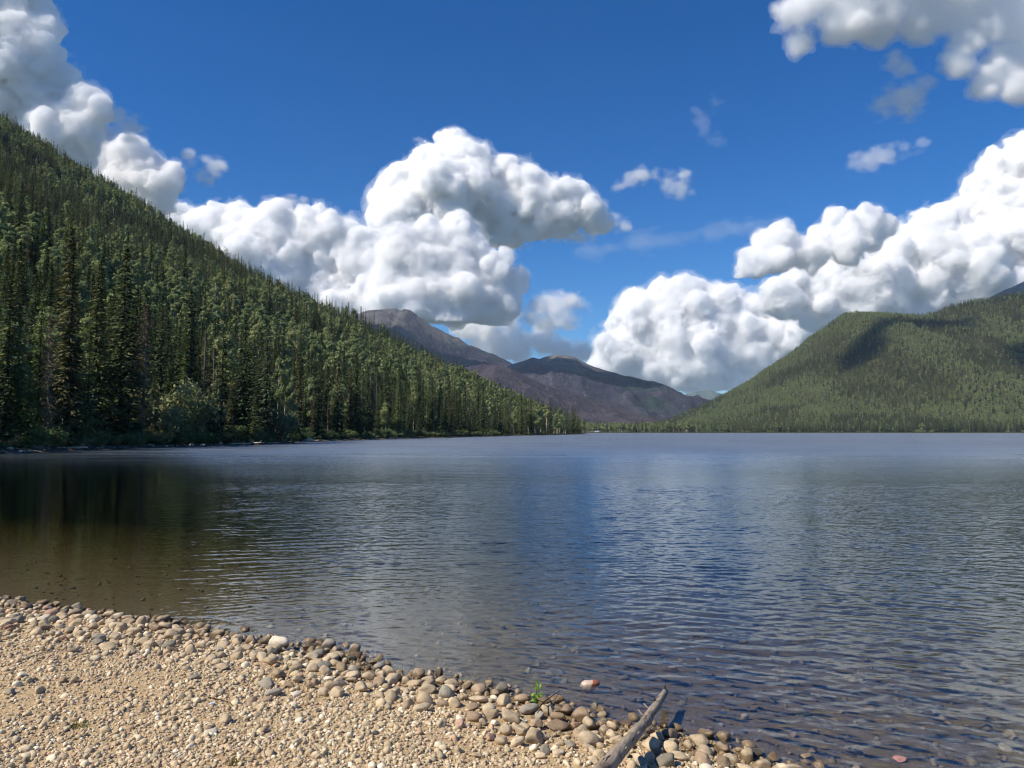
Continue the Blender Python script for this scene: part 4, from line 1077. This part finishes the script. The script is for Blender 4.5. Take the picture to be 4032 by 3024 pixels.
S_ = [(2343, 2785, 36, 3, M_GREY, 'small dark wet stone touching a brown one in the shallows', 1.1), (2368, 2800, 50, 0, M_BRN, 'brown stone standing in the shallows against a small dark one', 1.0),
      (2235, 2797, 78, 1, M_BRN, 'flat topped wet brown boulder at the water line near the sprig', .95), (2318, 2854, 72, 0, M_TAN, 'smooth round tan boulder half ringed by water near the log', 1.05),
      (2371, 2838, 52, 2, M_PALE, 'pale angular stone behind the smooth round boulder', .8), (2194, 2826, 60, 0, M_BRN, 'smooth brown cobble beside the flat topped boulder', 1.0),
      (2463, 2845, 48, 4, M_BRN, 'wet brown stone lying against the log', .8), (1697, 2668, 34, 6, M_TAN, 'upright brown stone leaning on its twin at the tip of the beach', 1.7),
      (1732, 2652, 36, 6, M_GREY, 'taller upright twin stone at the tip of the beach', 1.6), (1780, 2690, 68, 1, M_TAN, 'broad tan block at the tip of the beach', .85), (1775, 2668, 58, 2, M_TAN, 'flat pale stone lying on the broad tan block', .5),
      (1992, 2882, 50, 2, M_TAN, 'tilted angular tan slab casting a sharp shadow', 1.6), (2109, 2856, 62, 1, M_BRN, 'square brown stone half buried near the tilted slab', 1.2),
      (1884, 2666, 22, 0, M_BRN, 'smallest dark stone of the row poking out of the shallows', .7), (1932, 2670, 27, 3, M_BRN, 'dark stone in the middle of the row in the shallows', .6), (1975, 2673, 28, 0, M_BRN, 'outer dark stone of the row in the shallows', .6),
      (2007, 2712, 40, 5, M_BRN, 'flat brown stone awash near the twig', .4), (2640, 2889, 92, 5, M_BRN, 'long flat brown boulder at the water line right of the log', .7), (2571, 2873, 42, 4, M_GREY, 'dark square stone under the log', 1.0),
      (2560, 2925, 95, 2, M_TAN, 'large worn tan boulder lying against the log', .8), (2754, 2918, 88, 1, M_TAN, 'large brown boulder with a dark hollow side by the water', .9), (2845, 2945, 70, 0, M_TAN, 'rounded tan boulder at the water line past the dark hollow boulder', .8),
      (2966, 2964, 64, 4, M_GREY, 'grey brown knobbly boulder standing in the shallows', .95), (2995, 3008, 92, 1, M_TAN, 'flat topped tan boulder with its foot in the water', .7), (3227, 3020, 56, 3, M_BRN, 'brown round stone just breaking the surface', .9),
      (1098, 2537, 92, 0, M_PALE, 'largest pale tan boulder in the stony band', 1.0), (1292, 2544, 72, 3, M_GREY, 'round grey boulder at the water beside the largest pale one', .9), (1215, 2545, 60, 1, M_TAN, 'blocky boulder between the grey and the pale boulder', .9),
      (434, 2449, 50, 1, M_TAN, 'angular tan stone with a shaded end at the water line', .9), (292, 2415, 48, 0, M_TAN, 'smooth domed cobble at the water line', .95), (254, 2412, 40, 6, M_GREY, 'pointed grey stone next to the smooth domed cobble', 1.0),
      (502, 2446, 56, 5, M_TAN, 'long flat cobble stretched along the water line', .8), (648, 2459, 50, 2, M_TAN, 'pale tan cobble alone on the water side', .95), (85, 2653, 46, 0, M_PALE, 'cream coloured smooth stone alone on fine gravel', .6),
      (766, 2660, 50, 5, M_GREY, 'pale grey flat stone on the gravel', .6), (1075, 2724, 66, 0, M_GREY, 'dark grey rounded stone on the gravel', .7), (1048, 2748, 60, 5, M_BRN, 'flat brown stone below the dark grey one', .55), (1051, 2690, 68, 3, M_GREY, 'big dark domed stone on the gravel', .75),
      (1163, 2731, 46, 4, M_PALE, 'whitish knobbly stone beside the dark grey one', .8), (830, 2875, 62, 2, M_PALE, 'whitish flat slab lying on the fine gravel', .5), (878, 2622, 60, 1, M_TAN, 'tan stone with a shaded right end on the gravel', .8), (871, 2727, 28, 6, M_GREY, 'small dark grey stone set upright', 1.2),
      (992, 2888, 34, 2, M_PALE, 'narrow whitish stone pointing up from the gravel', .8), (278, 2560, 44, 4, M_BRN, 'dark brown stone beside the thin dry root', .9), (555, 2585, 36, 0, M_PINK, 'reddish stone in the stony band', .6),
      (1180, 2660, 44, 1, M_PINK, 'rusty brown rounded stone on the gravel', .9), (1385, 2590, 44, 4, M_GREY, 'grey stone at the corner of the beach', .9), (1450, 2630, 36, 0, M_BRN, 'wet brown stone at the corner of the beach', .8),
      (2541, 2818, 0, 0, M_TAN, '', 1)]
for t in S_:
    if t[2]: stone(*t[:6], tall=t[6])
# two toned stone in the shallows
s = NT('two_tone_stone'); op = s.n('ShaderNodeTexCoord').outputs['Object']; sx = s.n('ShaderNodeSeparateXYZ', {0: op})
q_ = s.math('ADD', s.math('ADD', sx.outputs[0], s.math('MULTIPLY', sx.outputs[2], -.35)), s.math('MULTIPLY', s.noise(op, 3, 2), .5))
M_TWO = s.surf(s.n('ShaderNodeBsdfPrincipled', {'Base Color': s.mix(s.mapr(q_, .26, .34), srgb(196, 172, 152), srgb(158, 92, 66)), 'Roughness': .45}).outputs[0])
stone(2321, 2712, 76, 0, M_TWO, 'two toned white and rust red stone out in the shallows', tall=.95, rot=0.1, sink=-.1)
s = NT('submerged_pink'); M_SUBP = s.surf(s.n('ShaderNodeBsdfPrincipled', {'Base Color': (.62, .30, .22, 1), 'Roughness': .6}).outputs[0])
stone(3541, 2985, 62, 5, M_SUBP, 'pink stone lying under the clear water', tall=.5, sink=.1)
s = NT('white_chip'); M_CHIP = s.surf(s.n('ShaderNodeBsdfPrincipled', {'Base Color': s.mix(s.mapr(s.noise(s.n('ShaderNodeTexCoord').outputs['Object'], 1.2, 2), .45, .55), (.75, .78, .80), (.35, .40, .46)), 'Roughness': .6}).outputs[0])
stone(836, 2770, 26, 4, M_CHIP, 'small bluish white stone chip on the gravel', tall=.9)

# cobbles of the stony band: generated together, the largest in view are things of their own
g = np.random.default_rng(31)
cob = []
def try_add(x, y, r, tk):
    for (a, b, c) in tk:
        if (a - x) ** 2 + (b - y) ** 2 < (.74 * (c + r)) ** 2: return False
    return True
class Grid:
    def __init__(s, cs): s.c = cs; s.d = {}
    def add(s, x, y, r): s.d.setdefault((int(x // s.c), int(y // s.c)), []).append((x, y, r))
    def ok(s, x, y, r, f):
        i, j = int(x // s.c), int(y // s.c)
        for a in (i - 1, i, i + 1):
            for b in (j - 1, j, j + 1):
                for (u, v, w_) in s.d.get((a, b), ()):
                    if (u - x) ** 2 + (v - y) ** 2 < (f * (w_ + r)) ** 2: return False
        return True
G = Grid(.5)
for t in taken: G.add(*t)
N0 = 50000
cx = g.uniform(-10.5, 3.4, N0); cyy = g.uniform(4.2, 14, N0)
sd = shore_dist(cx, cyy); rr_ = g.random(N0)
pxs, pys = px_of(np.stack([cx, cyy, 0 * cx], 1))
band = np.interp(cx, [-10, -4, -1, 3], [1.9, 1.5, 1.05, .9])
prob = np.where(sd > 0, np.exp(-(sd / band) ** 2), np.exp(-(sd / .22) ** 2))
okc = (rr_ < prob * .98 + np.where(sd > 0, .02, 0)) & (sd > -.5) & (pxs > -250) & (pxs < 4200) & (pys < 3120)
size = np.clip(g.lognormal(-3.25, .40, N0), .018, .09) * np.interp(cx, [-9, -3, 2], [1.1, .92, .95])
for i in sorted(np.nonzero(okc)[0], key=lambda i: -size[i]):
    sz = size[i] * (1.0 if sd[i] < band[i] * .9 else .62)
    if G.ok(cx[i], cyy[i], sz, .80):
        G.add(cx[i], cyy[i], sz); cob.append((cx[i], cyy[i], sz, sd[i]))
    if len(cob) > 5000: break
cob = np.array(cob)
cz = beach_h(cob[:, 0], cob[:, 1])
app = cob[:, 2] / np.hypot(cob[:, 1], 2.1)
pxc, pyc = px_of(np.stack([cob[:, 0], cob[:, 1], cz], 1))
app = np.where((pxc > 5) & (pxc < 4027) & (pyc < 3020), app, 0)
idxs = np.argsort(-app)
NT_ = 245
MATS = [(M_TAN, 'tan'), (M_GREY, 'grey'), (M_BRN, 'brown'), (M_PINK, 'reddish'), (M_PALE, 'pale cream')]
VLOOK = ['smooth rounded', 'blocky', 'angular', 'egg shaped', 'sharp edged', 'flat', 'knobbly', 'worn']
for i in idxs[:NT_]:
    x, y, r, d = cob[i]
    mt, cn = MATS[g.choice(5, p=[.64, .13, .15, .03, .05])]; v = int(g.integers(0, 8))
    o = obj('cobble', stone_data(v, mt)); tl = g.uniform(.8, 1.1)
    o.location = (x, y, cz[i] + r * .36); o.scale = (r * 1.08, r * 1.05, r * tl); o.rotation_euler = (g.normal(0, .25), g.normal(0, .25), g.uniform(0, 6.28))
    wh = 'standing in the water at the beach edge' if d < 0 else ('at the water line' if d < .35 else ('in the stony band' if d < 1.2 else 'up on the gravel'))
    if x > .9: wh += ' beside the log'
    elif x < -4.5: wh += ' far from the log'
    tag(o, f'{VLOOK[v]} {cn} cobble {wh}', 'stone', f'{VLOOK[v]} {cn} cobbles {wh}')
PB = bpy.data.collections.new('pebble_sources')
for i in range(8): PB.objects.link(bpy.data.objects.new('%02d_pebble' % i, mesh_np('pebble', LOWV[i][0], LOWV[i][1], [M_PEB], smooth=True)))
BB = bpy.data.collections.new('bed_sources')
for i in range(8): BB.objects.link(bpy.data.objects.new('%02d_bed_stone' % i, mesh_np('bed_stone', LOWV[i][0], LOWV[i][1], [M_BEDSTONE], smooth=True)))
rs = idxs[NT_:]
c2 = cob[rs]; m_ = len(rs)
def erot(n_, g_, t=.35): return np.stack([g_.normal(0, t, n_), g_.normal(0, t, n_), g_.uniform(0, 6.28, n_)], 1)
scatter('small_cobbles', np.stack([c2[:, 0], c2[:, 1], cz[rs] + c2[:, 2] * .3], 1), erot(m_, g), np.stack([c2[:, 2], c2[:, 2], c2[:, 2] * .9], 1), g.integers(0, 8, m_), PB, 'smaller tan cobbles filling the stony band along the water', 'cobbles')
# gravel
NP = 130000
yv = 4.2 + 10.3 * g.random(NP) ** 1.75; xv = g.uniform(-.80, .80, NP) * (yv + 1.2)
xv = np.where(xv > 3.6, g.uniform(-3.6, 3.4, NP), xv)
sd = shore_dist(xv, yv)
kp = (sd > -.12) & (xv > -10.5) & (g.random(NP) < np.clip(.95 - 1.5 * np.clip(fbm(xv * .7 + 3, yv * .7, oct=3, seed=17), 0, 1) - .45 * np.exp(-(((xv + 3.3) / 1.1) ** 2 + ((yv - 5.6) / .7) ** 2)), .25, 1))
xv, yv, sd = xv[kp], yv[kp], sd[kp]; m_ = len(xv)
pr = np.clip(g.lognormal(-4.52, .42, m_), .005, .04) * np.where(fbm(xv * .9, yv * .9, oct=2, seed=7) > .12, .78, 1.08)
scatter('gravel', np.stack([xv, yv, beach_h(xv, yv) + pr * .22], 1), erot(m_, g, .4), np.stack([pr * 1.1, pr * 1.05, pr], 1), g.integers(0, 8, m_), PB, 'loose tan and cream gravel covering the beach', 'gravel')
# stones on the lake bed
NB = 3200
yv = 3.2 + 22 * g.random(NB) ** 1.8; xv = g.uniform(-.85, .95, NB) * (yv + 1)
sd = shore_dist(xv, yv); kp = (sd < -.06) & (sd > -11); xv, yv, sd = xv[kp], yv[kp], sd[kp]; m_ = len(xv)
pr = np.clip(g.lognormal(-3.5, .4, m_), .015, .07)
pr = np.where(sd > -.5, np.minimum(pr, .05), pr)
bz = beach_h(xv, yv)
pr = np.minimum(pr, np.maximum(-bz * .55, .012))
scatter('lakebed_stones', np.stack([xv, yv, bz + pr * .25], 1), erot(m_, g, .3), np.stack([pr * 1.15, pr * 1.1, pr * .8], 1), g.integers(0, 8, m_), BB, 'brown stones lying under the clear shallow water', 'stones')

# ---------------------------------------------------------------- driftwood log
s = NT('weathered_log'); op = s.n('ShaderNodeTexCoord').outputs['Object']
st_ = s.vm('MULTIPLY', op, (1, .07, 1))
c = s.mix(s.noise(st_, 60, 5, .65), srgb(112, 98, 84), srgb(196, 180, 158))
c = s.mix(s.math('MULTIPLY', s.mapr(s.noise(s.vm('ADD', op, (3, 1, 2)), 5, 4, .6), .5, .68), .75), c, srgb(98, 78, 62))
c = s.mix(s.mapr(s.noise(s.vm('MULTIPLY', op, (1, .12, 1)), 34, 3), .60, .66), c, srgb(60, 50, 42))
b = s.n('ShaderNodeBump', {'Height': s.noise(st_, 80, 5, .7), 'Strength': .8, 'Distance': .01})
M_LOG = s.surf(s.n('ShaderNodeBsdfPrincipled', {'Base Color': c, 'Roughness': .85, 'Normal': b.outputs[0], 'Specular IOR Level': .2}).outputs[0])
M_DARKTWIG = mat_bark('wet_dark_twig', srgb(36, 30, 26), srgb(60, 50, 42))
lg = [(2270, 3140, .42), (2345, 3062, .38), (2420, 2985, .335), (2480, 2915, .285), (2535, 2845, .235), (2580, 2785, .175), (2622, 2724, .085)]
LP = np.array([at_z(px_, py_, z_) for px_, py_, z_ in lg])
org = LP[1].copy(); ax = LP[-1] - LP[1]; yaw = math.atan2(-ax[0], ax[1])
rot = Matrix.Rotation(yaw, 3, 'Z'); inv = np.array(rot.transposed())
def loc_(P_): return inv @ (np.asarray(P_) - org)
root = empty('driftwood_log', org, yaw)
tag(root, 'grey weathered driftwood log lying from the beach into the water', 'log')
lr = [.050, .048, .045, .042, .038, .033, .025]
# dense centreline with small kinks and knots
tt = np.linspace(0, 1, 46); src = np.linspace(0, 1, len(LP))
CL = np.stack([np.interp(tt, src, LP[:, k]) for k in range(3)], 1); CR = np.interp(tt, src, lr)
CL[:, 0] += .010 * fbm(tt * 9, tt * 0, oct=2, seed=3); CL[:, 2] += .010 * fbm(tt * 9, tt * 0 + 4, oct=2, seed=4)
CR = CR * (1 + .10 * fbm(tt * 22, tt * 0 + 9, oct=3, seed=6))
mb = MB(); mb.tube([loc_(q) for q in CL], CR, 20)
V = np.array(mb.v); 
nn = fbm(V[:, 0] * 30, V[:, 1] * 5, V[:, 2] * 30, oct=3, seed=8)
cl = np.array([loc_(q) for q in CL]); 
d = V - cl[np.argmin(((V[:, None, 1] - cl[None, :, 1]) ** 2), 1)]
V = V + d * (nn * .22)[:, None]
F_ = [np.array(mb.t), np.array(mb.q)]
obj('trunk', mesh_np('log_trunk', V, F_, [M_LOG], smooth=True), root)
def stub(px_, py_, z_, dx, dy, dz, L, r, mat=M_LOG, nm='branch_stub'):
    P0 = at_z(px_, py_, z_); D_ = np.array([dx, dy, dz]) / np.linalg.norm([dx, dy, dz])
    k = np.argmin(((CL - P0) ** 2).sum(1)); P0 = CL[k] + D_ * CR[k] * .5
    L *= .7; r *= .6
    m = MB(); m.tube([loc_(P0), loc_(P0 + D_ * L * .6), loc_(P0 + D_ * L + np.array([0, 0, .3 * L * (1 if dz > 0 else -.1)]))], [r * 1.4, r, r * .55], 8)
    obj(nm, m.mesh(nm, [mat], True), root)
stub(2560, 2765, .24, -1, .1, .35, .085, .011); stub(2530, 2800, .26, -1, .25, .6, .09, .010); stub(2580, 2742, .22, -.6, -.2, 1, .06, .010, M_DARKTWIG)
stub(2618, 2712, .10, .1, .4, 1, .045, .012, M_DARKTWIG); stub(2505, 2890, .30, 1, .2, .5, .05, .010); stub(2470, 2955, .34, 1, .1, .5, .05, .011); stub(2440, 2935, .36, -.8, -.3, .6, .05, .012); stub(2545, 2790, .25, .7, .2, .7, .045, .009)
stub(2400, 2990, .38, -.7, -.2, .7, .04, .013)

# ---------------------------------------------------------------- leafy sprig, twigs, leaf, grass tufts
M_SPRIG = mat_leaf('sprig_leaves', (.22, .38, .06), (.30, .48, .09), None, .45)
x, y, z = at_ground(2109, 2790)
root = empty('leafy_sprig', (x, y, z)); tag(root, 'bright green leafy sprig growing among the cobbles at the water line', 'plant')
k_ = math.hypot(y, CAM_H) / F_PX
m = MB(); tips = [(-.02, 0, .10), (.012, .01, .20), (.035, 0, .13), (.0, -.02, .07), (.03, .01, .17)]
for t in tips: m.tube([(0, 0, -.02), (t[0] * .4, t[1] * .4, t[2] * .55), t], [.003, .0024, .001], 5, False)
obj('stem', m.mesh('stem', [M_DARKTWIG], True), root)
gl_ = np.random.default_rng(4)
lm = []
for v in range(3):
    m = MB(); L = 1.0
    pts = [(-.5, 0, 0), (-.2, .28, .05), (.2, .26, .04), (.5, 0, -.08), (.2, -.26, .04), (-.2, -.28, .05)]
    m.v = [np.array(p_) * (1, .8 + .15 * v, 1) for p_ in pts] + [np.array((-.2, 0, -.03)), np.array((.2, 0, -.04))]; m.n = 8
    m.t = [(0, 6, 1), (0, 5, 6), (3, 2, 7), (3, 7, 4)]; m.q = [(1, 6, 7, 2), (5, 4, 7, 6)]
    lm.append(m.mesh('sprig_leaf', [M_SPRIG], True))
for i in range(26):
    t = np.array(tips[i % 5]); f = gl_.uniform(.45, 1.05)
    o = obj('leaf', lm[i % 3], root, tuple(t * np.array([f, f, f]) + gl_.normal(0, .011, 3)))
    sc = gl_.uniform(.034, .060); o.scale = (sc, sc, sc); o.rotation_euler = (gl_.normal(0, .7), gl_.normal(0, .7), gl_.uniform(0, 6.28))
def twig(pts, r, label, mat=M_DARKTWIG, forks=(), name='twig'):
    P_ = [np.array(p_) for p_ in pts]; o_ = P_[0]
    m = MB(); m.tube([p_ - o_ for p_ in P_], [r * (1 - .75 * i / (len(P_) - 1)) for i in range(len(P_))], 6)
    e = obj(name, m.mesh(name, [mat], True), None, tuple(o_)); tag(e, label, 'twig')
    for f in forks:
        mm = MB(); mm.tube([np.array(p_) - o_ for p_ in f], [r * .6, r * .4, r * .2][:len(f)], 5); obj('side_twig', mm.mesh('side_twig', [mat], True), e)
    return e
def A(px_, py_, z_): return at_z(px_, py_, z_)
twig([A(2110, 2800, .10), A(2140, 2765, .14), A(2175, 2740, .16), A(2203, 2720, .20)], .007, 'dark wet twig sticking out over the water beside the sprig', forks=[[A(2150, 2770, .14), A(2185, 2755, .10), A(2200, 2725, .12)], [A(2140, 2765, .14), A(2060, 2735, .06), A(2040, 2722, .03)]])
zg = lambda px_, py_: tuple(np.array(at_ground(px_, py_)) + np.array([0, 0, .012]))
twig([zg(85, 2602), zg(140, 2584), zg(185, 2570), zg(250, 2572)], .007, 'thin dry root lying on the gravel by the dark brown stone', M_LOG, forks=[[zg(185, 2570), zg(220, 2560), zg(265, 2566)]])
twig([zg(548, 2528), zg(575, 2515), zg(600, 2500)], .006, 'short dry twig lying on the stony band', M_LOG)
twig([zg(820, 2752), zg(860, 2760), zg(905, 2772), zg(918, 2788)], .005, 'crooked thin twig beside the bluish white chip', M_DARKTWIG)
twig([zg(1232, 2868), zg(1260, 2850), zg(1292, 2830)], .004, 'straight thin twig on the fine gravel', M_DARKTWIG)
M_YLEAF = mat_leaf('yellow_leaf', (.62, .42, .10), (.66, .46, .14), None, .3)
x, y, z = at_ground(2268, 2903)
m = MB(); m.v = [np.array(q) for q in [(-.04, -.01, .004), (-.02, .022, .012), (.015, .026, .006), (.045, .008, .02), (.02, -.016, .01), (-.015, -.02, .014), (0, .003, 0)]]; m.n = 7
m.t = [(6, i, (i + 1) % 6) for i in range(6)]
o = obj('fallen_leaf', m.mesh('fallen_leaf', [M_YLEAF], True), None, (x, y, z + .035)); o.rotation_euler = (.25, -.1, .3); o.scale = (.8, .8, .8)
tag(o, 'dry yellow leaf lying on the gravel near the log', 'leaf')
M_GRASS = mat_leaf('beach_grass', (.11, .12, .03), (.17, .16, .05), (.20, .17, .08), .3)
def tuft(px_, py_, n_, h_, sp_, label):
    x, y, z = at_ground(px_, py_); m = MB(); q = np.random.default_rng(int(px_))
    for i in range(n_):
        b_ = np.array([q.normal(0, sp_), q.normal(0, sp_ * .7), 0]); a_ = q.uniform(0, 6.28); l_ = h_ * q.uniform(.5, 1.2); ln = q.uniform(.3, 1.1)
        t_ = b_ + np.array([math.cos(a_) * l_ * ln, math.sin(a_) * l_ * ln, l_]); w_ = .0025
        m.tri(b_ + np.array([-math.sin(a_) * w_, math.cos(a_) * w_, 0]), b_ - np.array([-math.sin(a_) * w_, math.cos(a_) * w_, 0]), t_)
    o = obj('grass_tuft', m.mesh('grass_tuft', [M_GRASS]), None, (x, y, z)); tag(o, label, 'grass'); return o
tuft(300, 2862, 150, .03, .055, 'sparse dry grass tuft on the fine gravel')
tuft(918, 3010, 60, .04, .02, 'tiny green grass tuft at the foot of the beach')
tuft(108, 2672, 20, .035, .012, 'single green shoot beside the cream coloured stone')

# ---------------------------------------------------------------- left bank: boulders and driftwood; far shore: camper
M_BANK = mat_stone('bank_stone', [srgb(104, 96, 86), srgb(124, 114, 102), srgb(90, 82, 74)], wet=False)
def bank(px_, back, w_, v, mt, label, group=None, nm='boulder', fl=.7):
    Y = shore_depth(px_) + back; X = at_y(px_, 1700, Y)[0]; z = float(left_h(np.array([X]), np.array([Y]))[0])
    o = obj(nm, stone_data(v, mt)); o.location = (X, Y, z + w_ * .15); o.scale = (w_ / 2, w_ / 2, w_ / 2 * fl); o.rotation_euler = (0, 0, g.uniform(0, 6))
    tag(o, label, 'rock', group)
bank(1217, 1.2, 1.7, 0, M_PALE, 'pale rounded boulder on the wooded bank near the driftwood', fl=1.0)
for px_ in np.concatenate([np.linspace(10, 1180, 64), np.linspace(1250, 1700, 14)]):
    px_ = px_ + g.uniform(-8, 8); w_ = g.uniform(.35, 1.0); v = int(g.integers(0, 8)); pale = g.random() < .12
    bank(px_, g.uniform(.1, 2.2), w_, v, M_PALE if pale else M_BANK, ('pale ' if pale else 'grey ') + VLOOK[v] + (' large' if w_ > .7 else ' small') + ' rock on the wooded bank', ('pale ' if pale else 'grey ') + VLOOK[v] + (' large' if w_ > .7 else ' small') + ' bank rocks')
M_DRIFT = mat_bark('bleached_driftwood', srgb(170, 160, 144), srgb(206, 196, 178))
for i, (px_, L, ang, back, lab) in enumerate([(935, 4.5, .15, 1.0, 'longest bleached driftwood log on the wooded bank'), (1010, 3.0, -.2, 1.4, 'bleached driftwood log below the lit low spruce'), (1075, 2.4, .1, .9, 'short bleached driftwood log on the wooded bank'), (1185, 2.6, .05, 1.4, 'bleached driftwood log touching the pale boulder'),
                                           (1240, 2.2, -.1, .8, 'thin bleached driftwood log past the pale boulder'), (300, 2.8, .1, 1.2, 'grey driftwood log on the shaded end of the bank'), (1560, 4.0, .1, 1.2, 'bleached log on the far bend of the wooded bank')]):
    Y = shore_depth(px_) + back; X = at_y(px_, 1700, Y)[0]; z = float(left_h(np.array([X]), np.array([Y]))[0]) + .14
    m = MB(); ca, sa = math.cos(ang), math.sin(ang)
    m.tube([(-L / 2 * ca, -L / 2 * sa, 0), (0, .05, .06), (L / 2 * ca, L / 2 * sa, .10)], [.15, .12, .06], 8)
    o = obj('bank_driftwood', m.mesh('bank_driftwood', [M_DRIFT], True), None, (X, Y, z)); tag(o, lab, 'log')
    m = MB(); m.tube([(L * .2 * ca, L * .2 * sa, .05), (L * .25, .1, .35), (L * .32, .15, .55)], [.05, .035, .012], 5); obj('branch_stub', m.mesh('branch_stub', [M_DRIFT], True), o)
# root wad above the drift logs
Y = shore_depth(995) + 2.4; X = at_y(995, 1700, Y)[0]; z = float(left_h(np.array([X]), np.array([Y]))[0])
e = empty('fallen_branch', (X, Y, z)); tag(e, 'bleached fallen branch with bare twigs on the bank below the lit spruce', 'branch')
for k in range(7):
    m = MB(); a = g.uniform(-1.2, 1.2); L = g.uniform(.9, 2.2); m.tube([(0, 0, .05), (math.sin(a) * L * .5, .1, L * .35), (math.sin(a) * L, g.uniform(-.3, .3), L * .55)], [.05, .03, .01], 5); obj('twig', m.mesh('twig', [M_DRIFT], True), e)
# camper parked at the head of the lake
def flat(name, col, rough=.5):
    s_ = NT(name); return s_.surf(s_.n('ShaderNodeBsdfPrincipled', {'Base Color': (*col, 1), 'Roughness': rough}).outputs[0])
M_WHITE, M_GLASS, M_TYRE = flat('camper_white', (.8, .8, .78), .35), flat('camper_glass', (.03, .035, .04), .15), flat('tyre', (.02, .02, .02), .9)
def box(name, c_, s_, mat, parent, bev=.08):
    bm = bmesh.new(); bmesh.ops.create_cube(bm, size=1)
    for v in bm.verts: v.co = Vector((v.co.x * s_[0] + c_[0], v.co.y * s_[1] + c_[1], v.co.z * s_[2] + c_[2]))
    if bev: bmesh.ops.bevel(bm, geom=bm.edges[:], offset=bev, segments=2, affect='EDGES')
    me = bpy.data.meshes.new(name); bm.to_mesh(me); bm.free(); me.materials.append(mat); return obj(name, me, parent)
cxp = at_y(2352, 1706, 1420); Yc = 1420.0
Yc = float(right_shore(np.array([cxp[0]]))[0]) + 4; Xc = at_y(2352, 1700, Yc)[0]
e = empty('camper', (Xc, Yc, float(right_h(np.array([Xc]), np.array([Yc]))[0]) + .3)); tag(e, 'white camper van parked on the beach at the head of the lake', 'vehicle')
bd = box('body', (0, 0, 1.9), (7.2, 2.4, 2.6), M_WHITE, e, .25); box('cab', (-4.4, 0, 1.35), (1.9, 2.2, 1.6), M_WHITE, e, .3)
for xw in (-1.8, .4, 2.4): box('window', (xw, -1.22, 2.3), (1.2, .06, .7), M_GLASS, bd, 0)
box('windscreen', (-5.2, 0, 1.75), (.3, 1.9, .6), M_GLASS, e, .05)
for xw in (-4.2, 2.0):
    for sg_ in (-1, 1):
        m = MB(); m.tube([(xw, sg_ * 1.05 - .12, .38), (xw, sg_ * 1.05 + .12, .38)], [.4, .4], 14); obj('wheel', m.mesh('wheel', [M_TYRE], False), e)

# ---------------------------------------------------------------- air over the lake and valley
hv = [(x, y, z) for z in (-14., 1180.) for (x, y) in ((-32000., -22000.), (32000., -22000.), (32000., 32000.), (-32000., 32000.))]
hf = [(0, 3, 2, 1), (4, 5, 6, 7), (0, 1, 5, 4), (1, 2, 6, 5), (2, 3, 7, 6), (3, 0, 4, 7)]
mh = bpy.data.materials.new('thin_air'); mh.use_nodes = True; t_ = mh.node_tree; t_.nodes.clear()
o_ = t_.nodes.new('ShaderNodeOutputMaterial'); v_ = t_.nodes.new('ShaderNodeVolumePrincipled')
v_.inputs['Color'].default_value = (.62, .80, 1.0, 1); v_.inputs['Density'].default_value = 3.0e-5; v_.inputs['Anisotropy'].default_value = 0.0
t_.links.new(v_.outputs[0], o_.inputs['Volume'])
hz = obj('haze', mesh_np('haze', hv, np.array(hf), [mh])); tag(hz, kind='stuff')
